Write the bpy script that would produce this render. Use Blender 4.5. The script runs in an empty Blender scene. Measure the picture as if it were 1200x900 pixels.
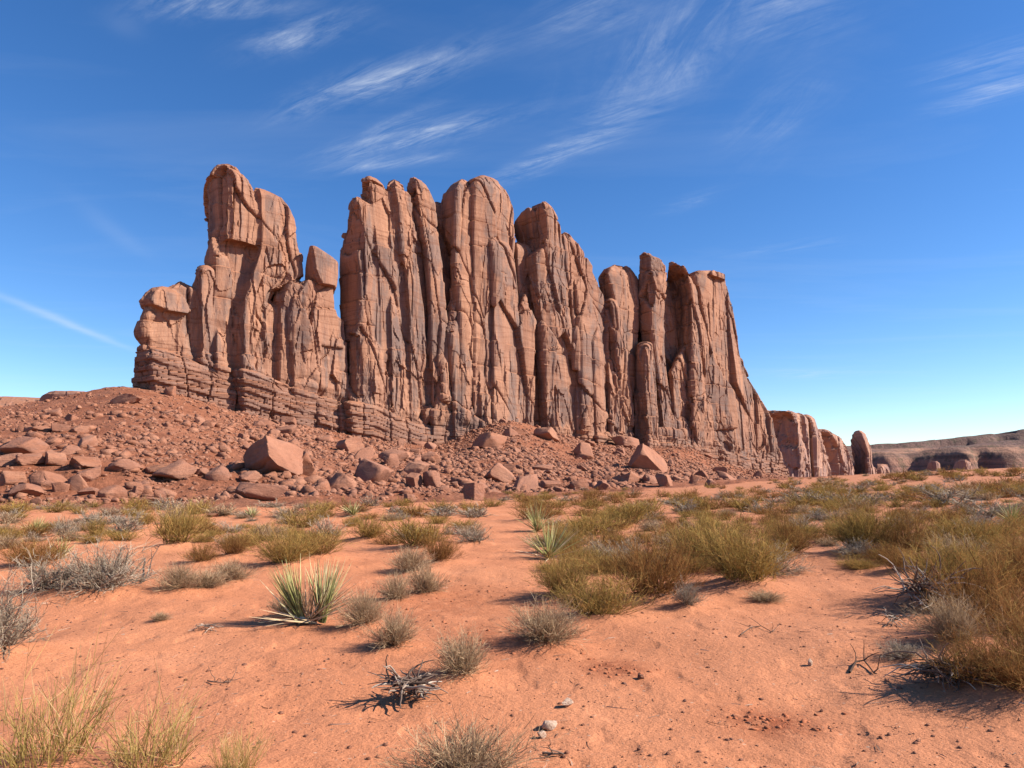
import bpy, bmesh, math, time
import numpy as np
from mathutils import Vector, Matrix

SC = bpy.context.scene
COL = SC.collection
T0 = time.time()

# ------------------------------------------------------------------ camera, sky, sun, exposure
F_PX = 850.0
PITCH = math.atan(100.0 / F_PX)
EYE = 1.65
SUN_AZ = math.radians(-5.0)        # measured from +X (right) towards +Y (away)
SUN_EL = math.radians(36.0)

cam_data = bpy.data.cameras.new('camera')
cam = bpy.data.objects.new('camera', cam_data)
COL.objects.link(cam)
cam.location = (0, 0, EYE)
cam.rotation_euler = (math.pi / 2 + PITCH, 0, 0)
cam_data.sensor_width = 36.0
cam_data.lens = 36.0 * F_PX / 1200.0
cam_data.clip_start = 0.05
cam_data.clip_end = 30000
SC.camera = cam

SC.view_settings.view_transform = 'Standard'
SC.view_settings.look = 'None'
SC.view_settings.exposure = 1.07
SC.view_settings.gamma = 1.0
SC.view_settings.use_curve_mapping = False
SKY_STRENGTH = 0.062
SC.cycles.max_bounces = 4
SC.cycles.diffuse_bounces = 1
SC.cycles.glossy_bounces = 1
SC.cycles.transmission_bounces = 2
SC.cycles.caustics_reflective = False
SC.cycles.caustics_refractive = False

sun_data = bpy.data.lights.new('sun', 'SUN')
sun_data.energy = 4.8
sun_data.angle = math.radians(0.53)
sun_data.color = (1.0, 0.93, 0.83)
sun = bpy.data.objects.new('sun', sun_data)
COL.objects.link(sun)
SUN_DIR = Vector((math.cos(SUN_EL) * math.cos(SUN_AZ), math.cos(SUN_EL) * math.sin(SUN_AZ), math.sin(SUN_EL)))
sun.rotation_euler = SUN_DIR.to_track_quat('Z', 'Y').to_euler()
sun.location = SUN_DIR * 200


def ray(px, py):
    xc = (np.asarray(px, float) - 600.0) / F_PX
    yc = (450.0 - np.asarray(py, float)) / F_PX
    cp, sp = math.cos(PITCH), math.sin(PITCH)
    return np.stack(np.broadcast_arrays(xc, cp - yc * sp, sp + yc * cp), -1)


class NT:
    """small node tree helper"""
    def __init__(self, tree):
        self.t = tree
        tree.nodes.clear()

    def n(self, typ, **kw):
        nd = self.t.nodes.new(typ)
        for k, v in kw.items():
            if k.startswith('i_'):
                nd.inputs[k[2:].replace('_', ' ')].default_value = v
            else:
                setattr(nd, k, v)
        return nd

    def l(self, a, b):
        self.t.links.new(a, b)

    def math(self, op, a, b=None, clamp=False):
        nd = self.n('ShaderNodeMath', operation=op, use_clamp=clamp)
        for i, x in enumerate((a, b)):
            if x is None:
                continue
            if isinstance(x, (int, float)):
                nd.inputs[i].default_value = x
            else:
                self.l(x, nd.inputs[i])
        return nd.outputs[0]

    def vmath(self, op, a, b=None):
        nd = self.n('ShaderNodeVectorMath', operation=op)
        for i, x in enumerate((a, b)):
            if x is None:
                continue
            if isinstance(x, (tuple, list)):
                nd.inputs[i].default_value = x
            else:
                self.l(x, nd.inputs[i])
        return nd

    def mix(self, fac, a, b, blend='MIX'):
        nd = self.n('ShaderNodeMix', data_type='RGBA', blend_type=blend)
        for sock, x in ((nd.inputs[0], fac), (nd.inputs[6], a), (nd.inputs[7], b)):
            if isinstance(x, (int, float)):
                sock.default_value = x
            elif isinstance(x, (tuple, list)):
                sock.default_value = tuple(x) + ((1.0,) if len(x) == 3 else ())
            else:
                self.l(x, sock)
        return nd.outputs[2]

    def ramp(self, fac, stops, interp='LINEAR'):
        nd = self.n('ShaderNodeValToRGB')
        cr = nd.color_ramp
        cr.interpolation = interp
        while len(cr.elements) < len(stops):
            cr.elements.new(0.5)
        for e, (p, c) in zip(cr.elements, stops):
            e.position = p
            if isinstance(c, (int, float)):
                c = (c, c, c)
            e.color = tuple(c) + (1.0,)
        self.l(fac, nd.inputs[0])
        return nd.outputs[0]

    def noise(self, vec, scale=1.0, detail=4.0, rough=0.55, dist=0.0):
        nd = self.n('ShaderNodeTexNoise')
        nd.inputs['Scale'].default_value = scale
        nd.inputs['Detail'].default_value = detail
        nd.inputs['Roughness'].default_value = rough
        nd.inputs['Distortion'].default_value = dist
        self.l(vec, nd.inputs['Vector'])
        return nd.outputs['Fac']

    def scaled(self, vec, s, loc=(0, 0, 0), rot=(0, 0, 0)):
        nd = self.n('ShaderNodeMapping')
        nd.inputs['Scale'].default_value = s
        nd.inputs['Location'].default_value = loc
        nd.inputs['Rotation'].default_value = rot
        self.l(vec, nd.inputs['Vector'])
        return nd.outputs[0]


# ---- world: Nishita sky with a thin sheet of cirrus in it
world = bpy.data.worlds.new('World')
SC.world = world
world.use_nodes = True
w = NT(world.node_tree)
sky = w.n('ShaderNodeTexSky', sky_type='NISHITA')
sky.sun_disc = False
sky.sun_elevation = SUN_EL
sky.sun_rotation = math.pi / 2 - SUN_AZ
sky.altitude = 1700
sky.air_density = 1.0
sky.dust_density = 0.35
sky.ozone_density = 3.0
tc = w.n('ShaderNodeTexCoord')
D = tc.outputs['Generated']
sep = w.n('ShaderNodeSeparateXYZ')
w.l(D, sep.inputs[0])
zz = w.math('MAXIMUM', sep.outputs[2], 0.03)
cx = w.math('DIVIDE', sep.outputs[0], zz)
cy = w.math('DIVIDE', sep.outputs[1], zz)
cmb = w.n('ShaderNodeCombineXYZ')
w.l(cx, cmb.inputs[0]); w.l(cy, cmb.inputs[1])
CP = cmb.outputs[0]          # position on a flat cloud sheet one unit up


def cpos(px, py):
    r = ray(px, py)
    return np.array([r[0] / r[2], r[1] / r[2]])


wisps = [  # (start px,py, end px,py, half width px, strength, grain)
    (395, 182, 585, 135, 13, 0.95, 1.0), (400, 200, 530, 180, 7, 0.5, 1.0), (440, 155, 515, 122, 8, 0.45, 1.2),
    (345, 132, 545, 62, 17, 0.8, 1.0), (300, 62, 410, 22, 19, 0.75, 1.3), (170, 12, 330, 2, 15, 0.7, 1.3),
    (580, 214, 700, 160, 12, 0.8, 0.8), (680, 165, 800, 90, 26, 0.5, 0.9), (720, 130, 900, -40, 55, 0.42, 0.8), (620, 40, 760, -30, 40, 0.25, 0.8),
    (850, 40, 1010, -20, 50, 0.34, 0.8), (1095, 128, 1230, 92, 11, 0.62, 0.8), (1085, 92, 1230, 60, 20, 0.45, 0.8),
    (880, 190, 960, 60, 40, 0.22, 0.8), (905, 436, 985, 440, 6, 0.6, 0.6), (-20, 338, 150, 408, 4.5, 0.40, 0.5),
    (770, 250, 840, 222, 8, 0.22, 0.8), (840, 300, 1000, 280, 8, 0.16, 0.8), (150, 20, 150, 45, 25, 0.06, 0.8),
    (90, 235, 170, 300, 10, 0.08, 0.8),
]
total = None
warp = w.n('ShaderNodeTexNoise')
warp.inputs['Scale'].default_value = 2.2
warp.inputs['Detail'].default_value = 4
w.l(CP, warp.inputs['Vector'])
wv = w.vmath('SUBTRACT', warp.outputs['Color'], (0.5, 0.5, 0.5)).outputs[0]


def fibre(deg, a, c, loc):
    rot = w.n('ShaderNodeVectorRotate', rotation_type='Z_AXIS')
    rot.inputs['Angle'].default_value = math.radians(-deg)
    w.l(CP, rot.inputs['Vector'])
    f = w.noise(w.scaled(rot.outputs[0], (a, c, 0), loc=loc), 1.0, 9, 0.70, 0.7)
    return w.math('MULTIPLY', w.math('SUBTRACT', f, 0.36), 3.0, clamp=True)


FIB_A = w.math('MULTIPLY', fibre(-36, 3.6, 21.0, (3, 1, 0)), fibre(-28, 2.6, 6.0, (9, 4, 0)))
FIB_B = w.math('MULTIPLY', fibre(-82, 2.4, 11.0, (5, 8, 0)), fibre(-60, 3.0, 4.0, (1, 7, 0)))
for k, (x0, y0, x1, y1, hw, st, gr) in enumerate(wisps):
    a, b = cpos(x0, y0), cpos(x1, y1)
    m = (a + b) / 2
    d = b - a
    L = float(np.hypot(*d))
    ang = math.atan2(d[1], d[0])
    nrm = np.array([-(y1 - y0), x1 - x0], float)
    nrm /= np.hypot(*nrm)
    W = float(abs(np.dot(cpos((x0 + x1) / 2 + nrm[0] * hw, (y0 + y1) / 2 + nrm[1] * hw) - cpos((x0 + x1) / 2, (y0 + y1) / 2),
                         np.array([-math.sin(ang), math.cos(ang)]))))
    sc_ = w.n('ShaderNodeVectorMath', operation='SCALE')
    w.l(wv, sc_.inputs[0]); sc_.inputs['Scale'].default_value = 1.6 * W
    pw = w.vmath('ADD', CP, sc_.outputs[0]).outputs[0]
    loc = w.vmath('SUBTRACT', pw, (float(m[0]), float(m[1]), 0)).outputs[0]
    rot = w.n('ShaderNodeVectorRotate', rotation_type='Z_AXIS')
    rot.inputs['Angle'].default_value = -ang
    w.l(loc, rot.inputs['Vector'])
    q = w.scaled(rot.outputs[0], (2.0 / L, 1.0 / W, 0))
    ln = w.vmath('DOT_PRODUCT', q, q).outputs['Value']
    g = w.math('POWER', 2.718, w.math('MULTIPLY', ln, -1.1))
    g = w.math('MULTIPLY', w.math('MULTIPLY', g, 0.7 if 50 < math.degrees(ang) < 130 else (FIB_B if ang < math.radians(-60) else FIB_A)), st)
    total = g if total is None else w.math('ADD', total, g)
veil = w.noise(w.scaled(CP, (0.5, 1.6, 0), rot=(0, 0, -0.5)), 1.0, 6, 0.6, 0.8)
veil = w.math('MULTIPLY', w.math('SUBTRACT', veil, 0.5), 0.35, clamp=True)
total = w.math('MINIMUM', w.math('ADD', total, w.math('MULTIPLY', veil, 0.6)), 0.9)
hs = w.n('ShaderNodeHueSaturation')
hs.inputs['Saturation'].default_value = 1.25
hs.inputs['Value'].default_value = 1.42
hs.inputs['Hue'].default_value = 0.506
w.l(sky.outputs[0], hs.inputs['Color'])
skyc = w.mix(total, hs.outputs[0], (6.6, 7.2, 8.0))
bg = w.n('ShaderNodeBackground')
bg.inputs['Strength'].default_value = SKY_STRENGTH
w.l(skyc, bg.inputs[0])
wo = w.n('ShaderNodeOutputWorld')
w.l(bg.outputs[0], wo.inputs[0])


# ------------------------------------------------------------------ numpy noise
def _hash(ix, iy, iz, seed):
    h = (ix.astype(np.uint32) * np.uint32(0x8da6b343)) ^ (iy.astype(np.uint32) * np.uint32(0xd8163841)) ^ \
        (iz.astype(np.uint32) * np.uint32(0xcb1ab31f)) ^ np.uint32((seed * 0x9e3779b1) & 0xffffffff)
    h ^= h >> np.uint32(15)
    h *= np.uint32(0x2c1b3c6d)
    h ^= h >> np.uint32(12)
    h *= np.uint32(0x297a2d39)
    h ^= h >> np.uint32(15)
    return h.astype(np.float64) / 4294967296.0


def vnoise(p, seed=0):
    i = np.floor(p).astype(np.int64)
    f = p - i
    f = f * f * f * (f * (f * 6 - 15) + 10)
    i = i.astype(np.int32).view(np.uint32) if False else (i & 0xffffffff).astype(np.uint32)
    out = 0
    one = np.uint32(1)
    for dx in (0, 1):
        for dy in (0, 1):
            for dz in (0, 1):
                wgt = (f[:, 0] if dx else 1 - f[:, 0]) * (f[:, 1] if dy else 1 - f[:, 1]) * (f[:, 2] if dz else 1 - f[:, 2])
                out = out + wgt * _hash(i[:, 0] + np.uint32(dx), i[:, 1] + np.uint32(dy), i[:, 2] + np.uint32(dz), seed)
    return out * 2 - 1


def fbm(p, octv=4, seed=0, gain=0.5, lac=2.03):
    a, s, tot = 1.0, 0, 0
    for o in range(octv):
        s = s + a * vnoise(p * (lac ** o) + 17.3 * o, seed + o * 7)
        tot += a
        a *= gain
    return s / tot


def worley(p, seed=0, jit=0.9, tilt=False):
    i = np.floor(p).astype(np.int64)
    loc = np.zeros(len(p))
    f1 = np.full(len(p), 1e9); f2 = np.full(len(p), 1e9); cid = np.zeros(len(p))
    for dx in (-1, 0, 1):
        for dy in (-1, 0, 1):
            for dz in (-1, 0, 1):
                c = i + np.array([dx, dy, dz])
                cu = (c & 0xffffffff).astype(np.uint32)
                hx = _hash(cu[:, 0], cu[:, 1], cu[:, 2], seed)
                hy = _hash(cu[:, 0], cu[:, 1], cu[:, 2], seed + 101)
                hz = _hash(cu[:, 0], cu[:, 1], cu[:, 2], seed + 202)
                q = c + 0.5 + (np.stack([hx, hy, hz], -1) - 0.5) * jit
                d = np.sqrt(((p - q) ** 2).sum(-1))
                near = d < f1
                f2 = np.where(near, f1, np.minimum(f2, d))
                ci = _hash(cu[:, 0], cu[:, 1], cu[:, 2], seed + 303)
                cid = np.where(near, ci, cid)
                if tilt:
                    g = (p[:, 0] - q[:, 0]) * (ci * 7.31 % 1.0 - 0.5) * 2 + (p[:, 2] - q[:, 2]) * (ci * 13.7 % 1.0 - 0.5) * 1.6
                    loc = np.where(near, g, loc)
                f1 = np.where(near, d, f1)
    return (f1, f2, cid, loc) if tilt else (f1, f2, cid)


def sstep(x, a, b):
    t = np.clip((x - a) / (b - a), 0, 1)
    return t * t * (3 - 2 * t)


# ------------------------------------------------------------------ mesh / object helpers
def mesh_from(name, V, faces, mat=None, smooth=False, attrs=None):
    """faces: (M,3) or (M,4) int array"""
    me = bpy.data.meshes.new(name)
    V = np.asarray(V, np.float32)
    faces = np.asarray(faces, np.int32)
    k = faces.shape[1]
    me.vertices.add(len(V))
    me.vertices.foreach_set('co', V.ravel())
    me.loops.add(faces.size)
    me.loops.foreach_set('vertex_index', faces.ravel())
    me.polygons.add(len(faces))
    me.polygons.foreach_set('loop_start', np.arange(0, faces.size, k, dtype=np.int32))
    me.update(calc_edges=True)
    if smooth:
        me.polygons.foreach_set('use_smooth', np.ones(len(faces), bool))
    for an, av in (attrs or {}).items():
        a = me.attributes.new(an, 'FLOAT', 'POINT')
        a.data.foreach_set('value', np.asarray(av, np.float32))
    if mat:
        me.materials.append(mat)
    return me


def link(name, data, parent=None, loc=(0, 0, 0), **props):
    o = bpy.data.objects.new(name, data)
    COL.objects.link(o)
    o.location = loc
    if parent is not None:
        o.parent = parent
    for k, v in props.items():
        if v is not None:
            o[k] = v
    return o


def co_of(me):
    a = np.empty(len(me.vertices) * 3, np.float32)
    me.vertices.foreach_get('co', a)
    return a.reshape(-1, 3).astype(np.float64)


def no_of(me):
    a = np.empty(len(me.vertices) * 3, np.float32)
    me.vertices.foreach_get('normal', a)
    return a.reshape(-1, 3).astype(np.float64)


# ------------------------------------------------------------------ materials
def new_mat(name):
    m = bpy.data.materials.new(name)
    m.use_nodes = True
    return m, NT(m.node_tree)


def finish(nt, color, rough=0.9, bump=None, strength=0.5, dist=0.1, spec=0.15):
    b = nt.n('ShaderNodeBsdfPrincipled')
    b.inputs['Roughness'].default_value = rough
    b.inputs['Specular IOR Level'].default_value = spec
    nt.l(color, b.inputs['Base Color'])
    if bump is not None:
        bn = nt.n('ShaderNodeBump')
        bn.inputs['Strength'].default_value = strength
        bn.inputs['Distance'].default_value = dist
        nt.l(bump, bn.inputs['Height'])
        nt.l(bn.outputs[0], b.inputs['Normal'])
    o = nt.n('ShaderNodeOutputMaterial')
    nt.l(b.outputs[0], o.inputs[0])


def rock_material(name, base, varnish, fresh, red, bed=0.5):
    m, t = new_mat(name)
    P = t.n('ShaderNodeTexCoord').outputs['Object']
    at = t.n('ShaderNodeAttribute', attribute_name='strata').outputs['Fac']
    big = t.noise(t.scaled(P, (0.045, 0.045, 0.03)), 1, 4, 0.6)
    col = t.mix(t.ramp(big, [(0.35, 0.0), (0.62, 1.0)]), base, fresh)
    streak = t.noise(t.scaled(P, (0.22, 0.22, 0.022)), 1, 5, 0.62, 0.3)
    col = t.mix(t.math('MULTIPLY', t.ramp(streak, [(0.48, 0.0), (0.62, 1.0)]), 0.85), col, varnish)
    patch = t.noise(t.scaled(P, (0.09, 0.09, 0.05), loc=(31, 7, 3)), 1, 5, 0.6, 0.4)
    col = t.mix(t.math('MULTIPLY', t.ramp(patch, [(0.52, 0.0), (0.60, 1.0)]), 0.75), col, varnish)
    thin = t.noise(t.scaled(P, (0.9, 0.9, 0.06), loc=(3, 9, 1)), 1, 4, 0.65)
    col = t.mix(t.ramp(thin, [(0.4, 0.0), (0.7, 0.28)]), col, (0.44, 0.265, 0.18))
    # bedding lines
    wob = t.noise(t.scaled(P, (0.03, 0.03, 0.05)), 1, 2)
    bedv = t.n('ShaderNodeCombineXYZ')
    sp = t.n('ShaderNodeSeparateXYZ'); t.l(P, sp.inputs[0])
    t.l(t.math('ADD', t.math('MULTIPLY', sp.outputs[2], 0.9), t.math('MULTIPLY', wob, 7.0)), bedv.inputs[2])
    t.l(t.math('MULTIPLY', sp.outputs[0], 0.02), bedv.inputs[0])
    beds = t.noise(bedv.outputs[0], 1.0, 4, 0.7)
    col = t.mix(t.ramp(beds, [(0.38, bed), (0.5, 0.0), (0.62, 0.0), (0.75, bed * 0.35)]), col, red)
    # redder, darker rock in the layered foot of the cliff
    foot = t.ramp(at, [(0.42, 0.75), (0.52, 0.0)])
    col = t.mix(foot, col, t.mix(t.ramp(beds, [(0.4, 0.0), (0.6, 1.0)]), red, (0.27, 0.155, 0.115)))
    # rounded crowns keep a rust-red skin where no varnish forms
    nz = t.n('ShaderNodeSeparateXYZ')
    t.l(t.n('ShaderNodeNewGeometry').outputs['Normal'], nz.inputs[0])
    col = t.mix(t.ramp(nz.outputs[2], [(0.3, 0.0), (0.8, 0.7)]), col, (0.30, 0.125, 0.066))
    fine = t.noise(P, 2.2, 6, 0.7)
    col = t.mix(0.3, col, t.ramp(fine, [(0.3, (0.45, 0.45, 0.45)), (0.7, (1.15, 1.12, 1.1))]), 'MULTIPLY')
    b1 = t.noise(t.scaled(P, (1.1, 1.1, 0.35)), 1, 6, 0.7)
    b2 = t.noise(bedv.outputs[0], 3.0, 3, 0.7)
    bump = t.math('ADD', b1, t.math('MULTIPLY', b2, 0.35))
    finish(t, col, 0.92, bump, 0.55, 0.35)
    return m


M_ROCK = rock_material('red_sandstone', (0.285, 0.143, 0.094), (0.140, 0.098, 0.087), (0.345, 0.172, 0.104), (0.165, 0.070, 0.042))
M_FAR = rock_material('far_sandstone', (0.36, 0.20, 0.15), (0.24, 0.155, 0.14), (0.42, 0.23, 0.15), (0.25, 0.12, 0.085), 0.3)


def boulder_material():
    m, t = new_mat('boulder_sandstone')
    P = t.n('ShaderNodeTexCoord').outputs['Object']
    rnd = t.n('ShaderNodeObjectInfo').outputs['Random']
    off = t.n('ShaderNodeCombineXYZ')
    for i in range(3):
        t.l(t.math('MULTIPLY', rnd, 57.0 + 13 * i), off.inputs[i])
    P = t.vmath('ADD', P, off.outputs[0]).outputs[0]
    n1 = t.noise(P, 0.35, 5, 0.6)
    col = t.ramp(n1, [(0.3, (0.215, 0.088, 0.050)), (0.5, (0.305, 0.130, 0.076)), (0.7, (0.375, 0.18, 0.11))])
    col = t.mix(t.math('MULTIPLY', rnd, 0.45), col, (0.30, 0.15, 0.105))
    n2 = t.noise(t.scaled(P, (0.8, 0.8, 2.5)), 1, 5, 0.65)
    col = t.mix(t.ramp(n2, [(0.5, 0.0), (0.68, 0.55)]), col, (0.20, 0.11, 0.085))
    fine = t.noise(P, 5, 5, 0.7)
    col = t.mix(0.35, col, t.ramp(fine, [(0.3, (0.5, 0.5, 0.5)), (0.7, (1.15, 1.12, 1.1))]), 'MULTIPLY')
    bump = t.math('ADD', t.noise(P, 2.2, 8, 0.75), t.math('MULTIPLY', t.noise(t.scaled(P, (0.5, 0.5, 4)), 1, 4, 0.7), 0.6))
    finish(t, col, 0.92, bump, 0.7, 0.3)
    return m


M_BOULDER = boulder_material()


def ground_material():
    m, t = new_mat('red_sand_and_talus_earth')
    P = t.n('ShaderNodeTexCoord').outputs['Object']
    tal = t.n('ShaderNodeAttribute', attribute_name='talus').outputs['Fac']
    n1 = t.noise(P, 0.55, 5, 0.6)
    sand = t.ramp(n1, [(0.3, (0.45, 0.172, 0.079)), (0.55, (0.525, 0.212, 0.103)), (0.75, (0.59, 0.254, 0.130))])
    n3 = t.noise(P, 0.16, 3, 0.5)
    sand = t.mix(t.ramp(n3, [(0.42, 0.55), (0.62, 0.0)]), sand, (0.45, 0.165, 0.078))
    px_ = t.n('ShaderNodeSeparateXYZ'); t.l(P, px_.inputs[0])
    east = t.math('ADD', t.math('MULTIPLY', px_.outputs[0], 0.16), t.math('MULTIPLY', n3, 0.6))
    sand = t.mix(t.ramp(east, [(0.15, 0.0), (0.9, 0.6)]), sand, (0.41, 0.165, 0.082))
    grain = t.noise(P, 55, 3, 0.8)
    sand = t.mix(0.55, sand, t.ramp(grain, [(0.32, (0.45, 0.42, 0.40)), (0.5, (1, 1, 1)), (0.72, (1.12, 1.12, 1.12))]), 'MULTIPLY')
    vo = t.n('ShaderNodeTexVoronoi'); vo.inputs['Scale'].default_value = 14.0
    t.l(P, vo.inputs['Vector'])
    sepc = t.n('ShaderNodeSeparateColor'); t.l(vo.outputs['Color'], sepc.inputs[0])
    spot = t.math('MULTIPLY', t.math('LESS_THAN', vo.outputs['Distance'], 0.16), t.math('GREATER_THAN', sepc.outputs[0], 0.72))
    sand = t.mix(t.math('MULTIPLY', spot, 0.75), sand, t.mix(sepc.outputs[1], (0.12, 0.05, 0.03), (0.55, 0.36, 0.25)))
    vo2 = t.n('ShaderNodeTexVoronoi'); vo2.inputs['Scale'].default_value = 34.0
    t.l(P, vo2.inputs['Vector'])
    sc2 = t.n('ShaderNodeSeparateColor'); t.l(vo2.outputs['Color'], sc2.inputs[0])
    clump = t.ramp(t.noise(P, 1.3, 4, 0.6), [(0.42, 0.15), (0.62, 1.0)])
    spot2 = t.math('MULTIPLY', t.math('MULTIPLY', t.math('LESS_THAN', vo2.outputs['Distance'], 0.22), t.math('GREATER_THAN', sc2.outputs[0], 0.62)), clump)
    sand = t.mix(t.math('MULTIPLY', spot2, 0.6), sand, t.mix(sc2.outputs[1], (0.16, 0.065, 0.035), (0.56, 0.36, 0.24)))
    e1 = t.noise(P, 0.12, 6, 0.65)
    earth = t.ramp(e1, [(0.3, (0.225, 0.076, 0.038)), (0.5, (0.28, 0.104, 0.054)), (0.72, (0.35, 0.146, 0.082))])
    e2 = t.noise(P, 1.6, 5, 0.7)
    earth = t.mix(0.6, earth, t.ramp(e2, [(0.35, (0.5, 0.5, 0.5)), (0.6, (1.1, 1.1, 1.1))]), 'MULTIPLY')
    damp = t.n('ShaderNodeAttribute', attribute_name='damp').outputs['Fac']
    dn = t.math('MULTIPLY', damp, t.ramp(t.noise(P, 7, 5, 0.7), [(0.33, 0.0), (0.52, 1.0)]))
    sand = t.mix(dn, sand, (0.25, 0.075, 0.032))
    col = t.mix(tal, sand, earth)
    b = t.math('ADD', t.math('MULTIPLY', t.noise(P, 9, 6, 0.7), 0.05), t.math('MULTIPLY', t.noise(P, 38, 4, 0.75), 0.018))
    b = t.math('ADD', b, t.math('MULTIPLY', t.math('MULTIPLY', t.noise(P, 0.9, 7, 0.72), tal), 1.1))
    finish(t, col, 0.95, b, 0.9, 0.55)
    return m


M_GROUND = ground_material()


def tint_material(name, stops, trans=0.25, rough=0.8):
    m, t = new_mat(name)
    at = t.n('ShaderNodeAttribute', attribute_name='tint').outputs['Fac']
    rnd = t.n('ShaderNodeObjectInfo').outputs['Random']
    f = t.math('ADD', at, t.math('MULTIPLY', t.math('SUBTRACT', rnd, 0.5), 0.22), clamp=True)
    col = t.ramp(f, stops)
    d = t.n('ShaderNodeBsdfDiffuse'); t.l(col, d.inputs[0])
    tr = t.n('ShaderNodeBsdfTranslucent'); t.l(col, tr.inputs[0])
    mx = t.n('ShaderNodeMixShader'); mx.inputs[0].default_value = trans
    t.l(d.outputs[0], mx.inputs[1]); t.l(tr.outputs[0], mx.inputs[2])
    o = t.n('ShaderNodeOutputMaterial'); t.l(mx.outputs[0], o.inputs[0])
    return m


M_STRAW = tint_material('dry_straw_twigs', [(0.0, (0.19, 0.12, 0.07)), (0.45, (0.38, 0.25, 0.145)), (1.0, (0.58, 0.42, 0.255))])
M_BROOM = tint_material('olive_broom_stems', [(0.0, (0.135, 0.078, 0.030)), (0.35, (0.27, 0.175, 0.050)), (0.6, (0.40, 0.275, 0.085)), (1.0, (0.42, 0.21, 0.075))])
M_RUST = tint_material('rust_brown_brush', [(0.0, (0.11, 0.052, 0.022)), (0.5, (0.265, 0.125, 0.044)), (0.8, (0.36, 0.18, 0.064)), (1.0, (0.37, 0.25, 0.08))])
M_SAGE = tint_material('grey_dead_twigs', [(0.0, (0.16, 0.115, 0.08)), (0.5, (0.31, 0.24, 0.17)), (1.0, (0.46, 0.37, 0.275))], 0.12)
M_GRASS = tint_material('yellow_green_grass', [(0.0, (0.28, 0.20, 0.06)), (0.5, (0.48, 0.34, 0.12)), (1.0, (0.62, 0.46, 0.24))], 0.35)
M_YUCCA = tint_material('yucca_green', [(0.0, (0.23, 0.225, 0.075)), (0.5, (0.40, 0.375, 0.155)), (0.85, (0.58, 0.505, 0.27)), (1.0, (0.68, 0.58, 0.36))], 0.12)
M_YDEAD = tint_material('yucca_dead_leaf', [(0.0, (0.30, 0.17, 0.075)), (0.5, (0.55, 0.38, 0.21)), (1.0, (0.72, 0.58, 0.40))], 0.12)
M_WOOD = tint_material('weathered_wood', [(0.0, (0.07, 0.045, 0.035)), (0.5, (0.19, 0.135, 0.105)), (1.0, (0.48, 0.40, 0.32))], 0.0)

# ------------------------------------------------------------------ the wall line of the butte
class Wall:
    def __init__(self, a, b):
        self.a = np.array(a, float)
        u = np.array(b, float) - self.a
        self.u = u / np.hypot(*u)
        self.n = np.array([self.u[1], -self.u[0]])       # towards the viewer

    def pt(self, px, py, d):
        r = ray(px, py)
        k = np.dot(self.a + d * self.n, self.n) / np.dot(r[:2], self.n)
        p = r * k
        p[2] += EYE
        return p


BUTTE = Wall((-102.4, 200.0), (128.8, 365.0))
_OLD = Wall((-102.4, 200.0), (116.5, 330.0))


def far_scale(px):
    px = np.clip(px, 165, 925)
    return float(BUTTE.pt(px, 500, 0)[1] / _OLD.pt(px, 500, 0)[1])
REAR = Wall((148.0, 418.0), (285.0, 610.0))

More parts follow.
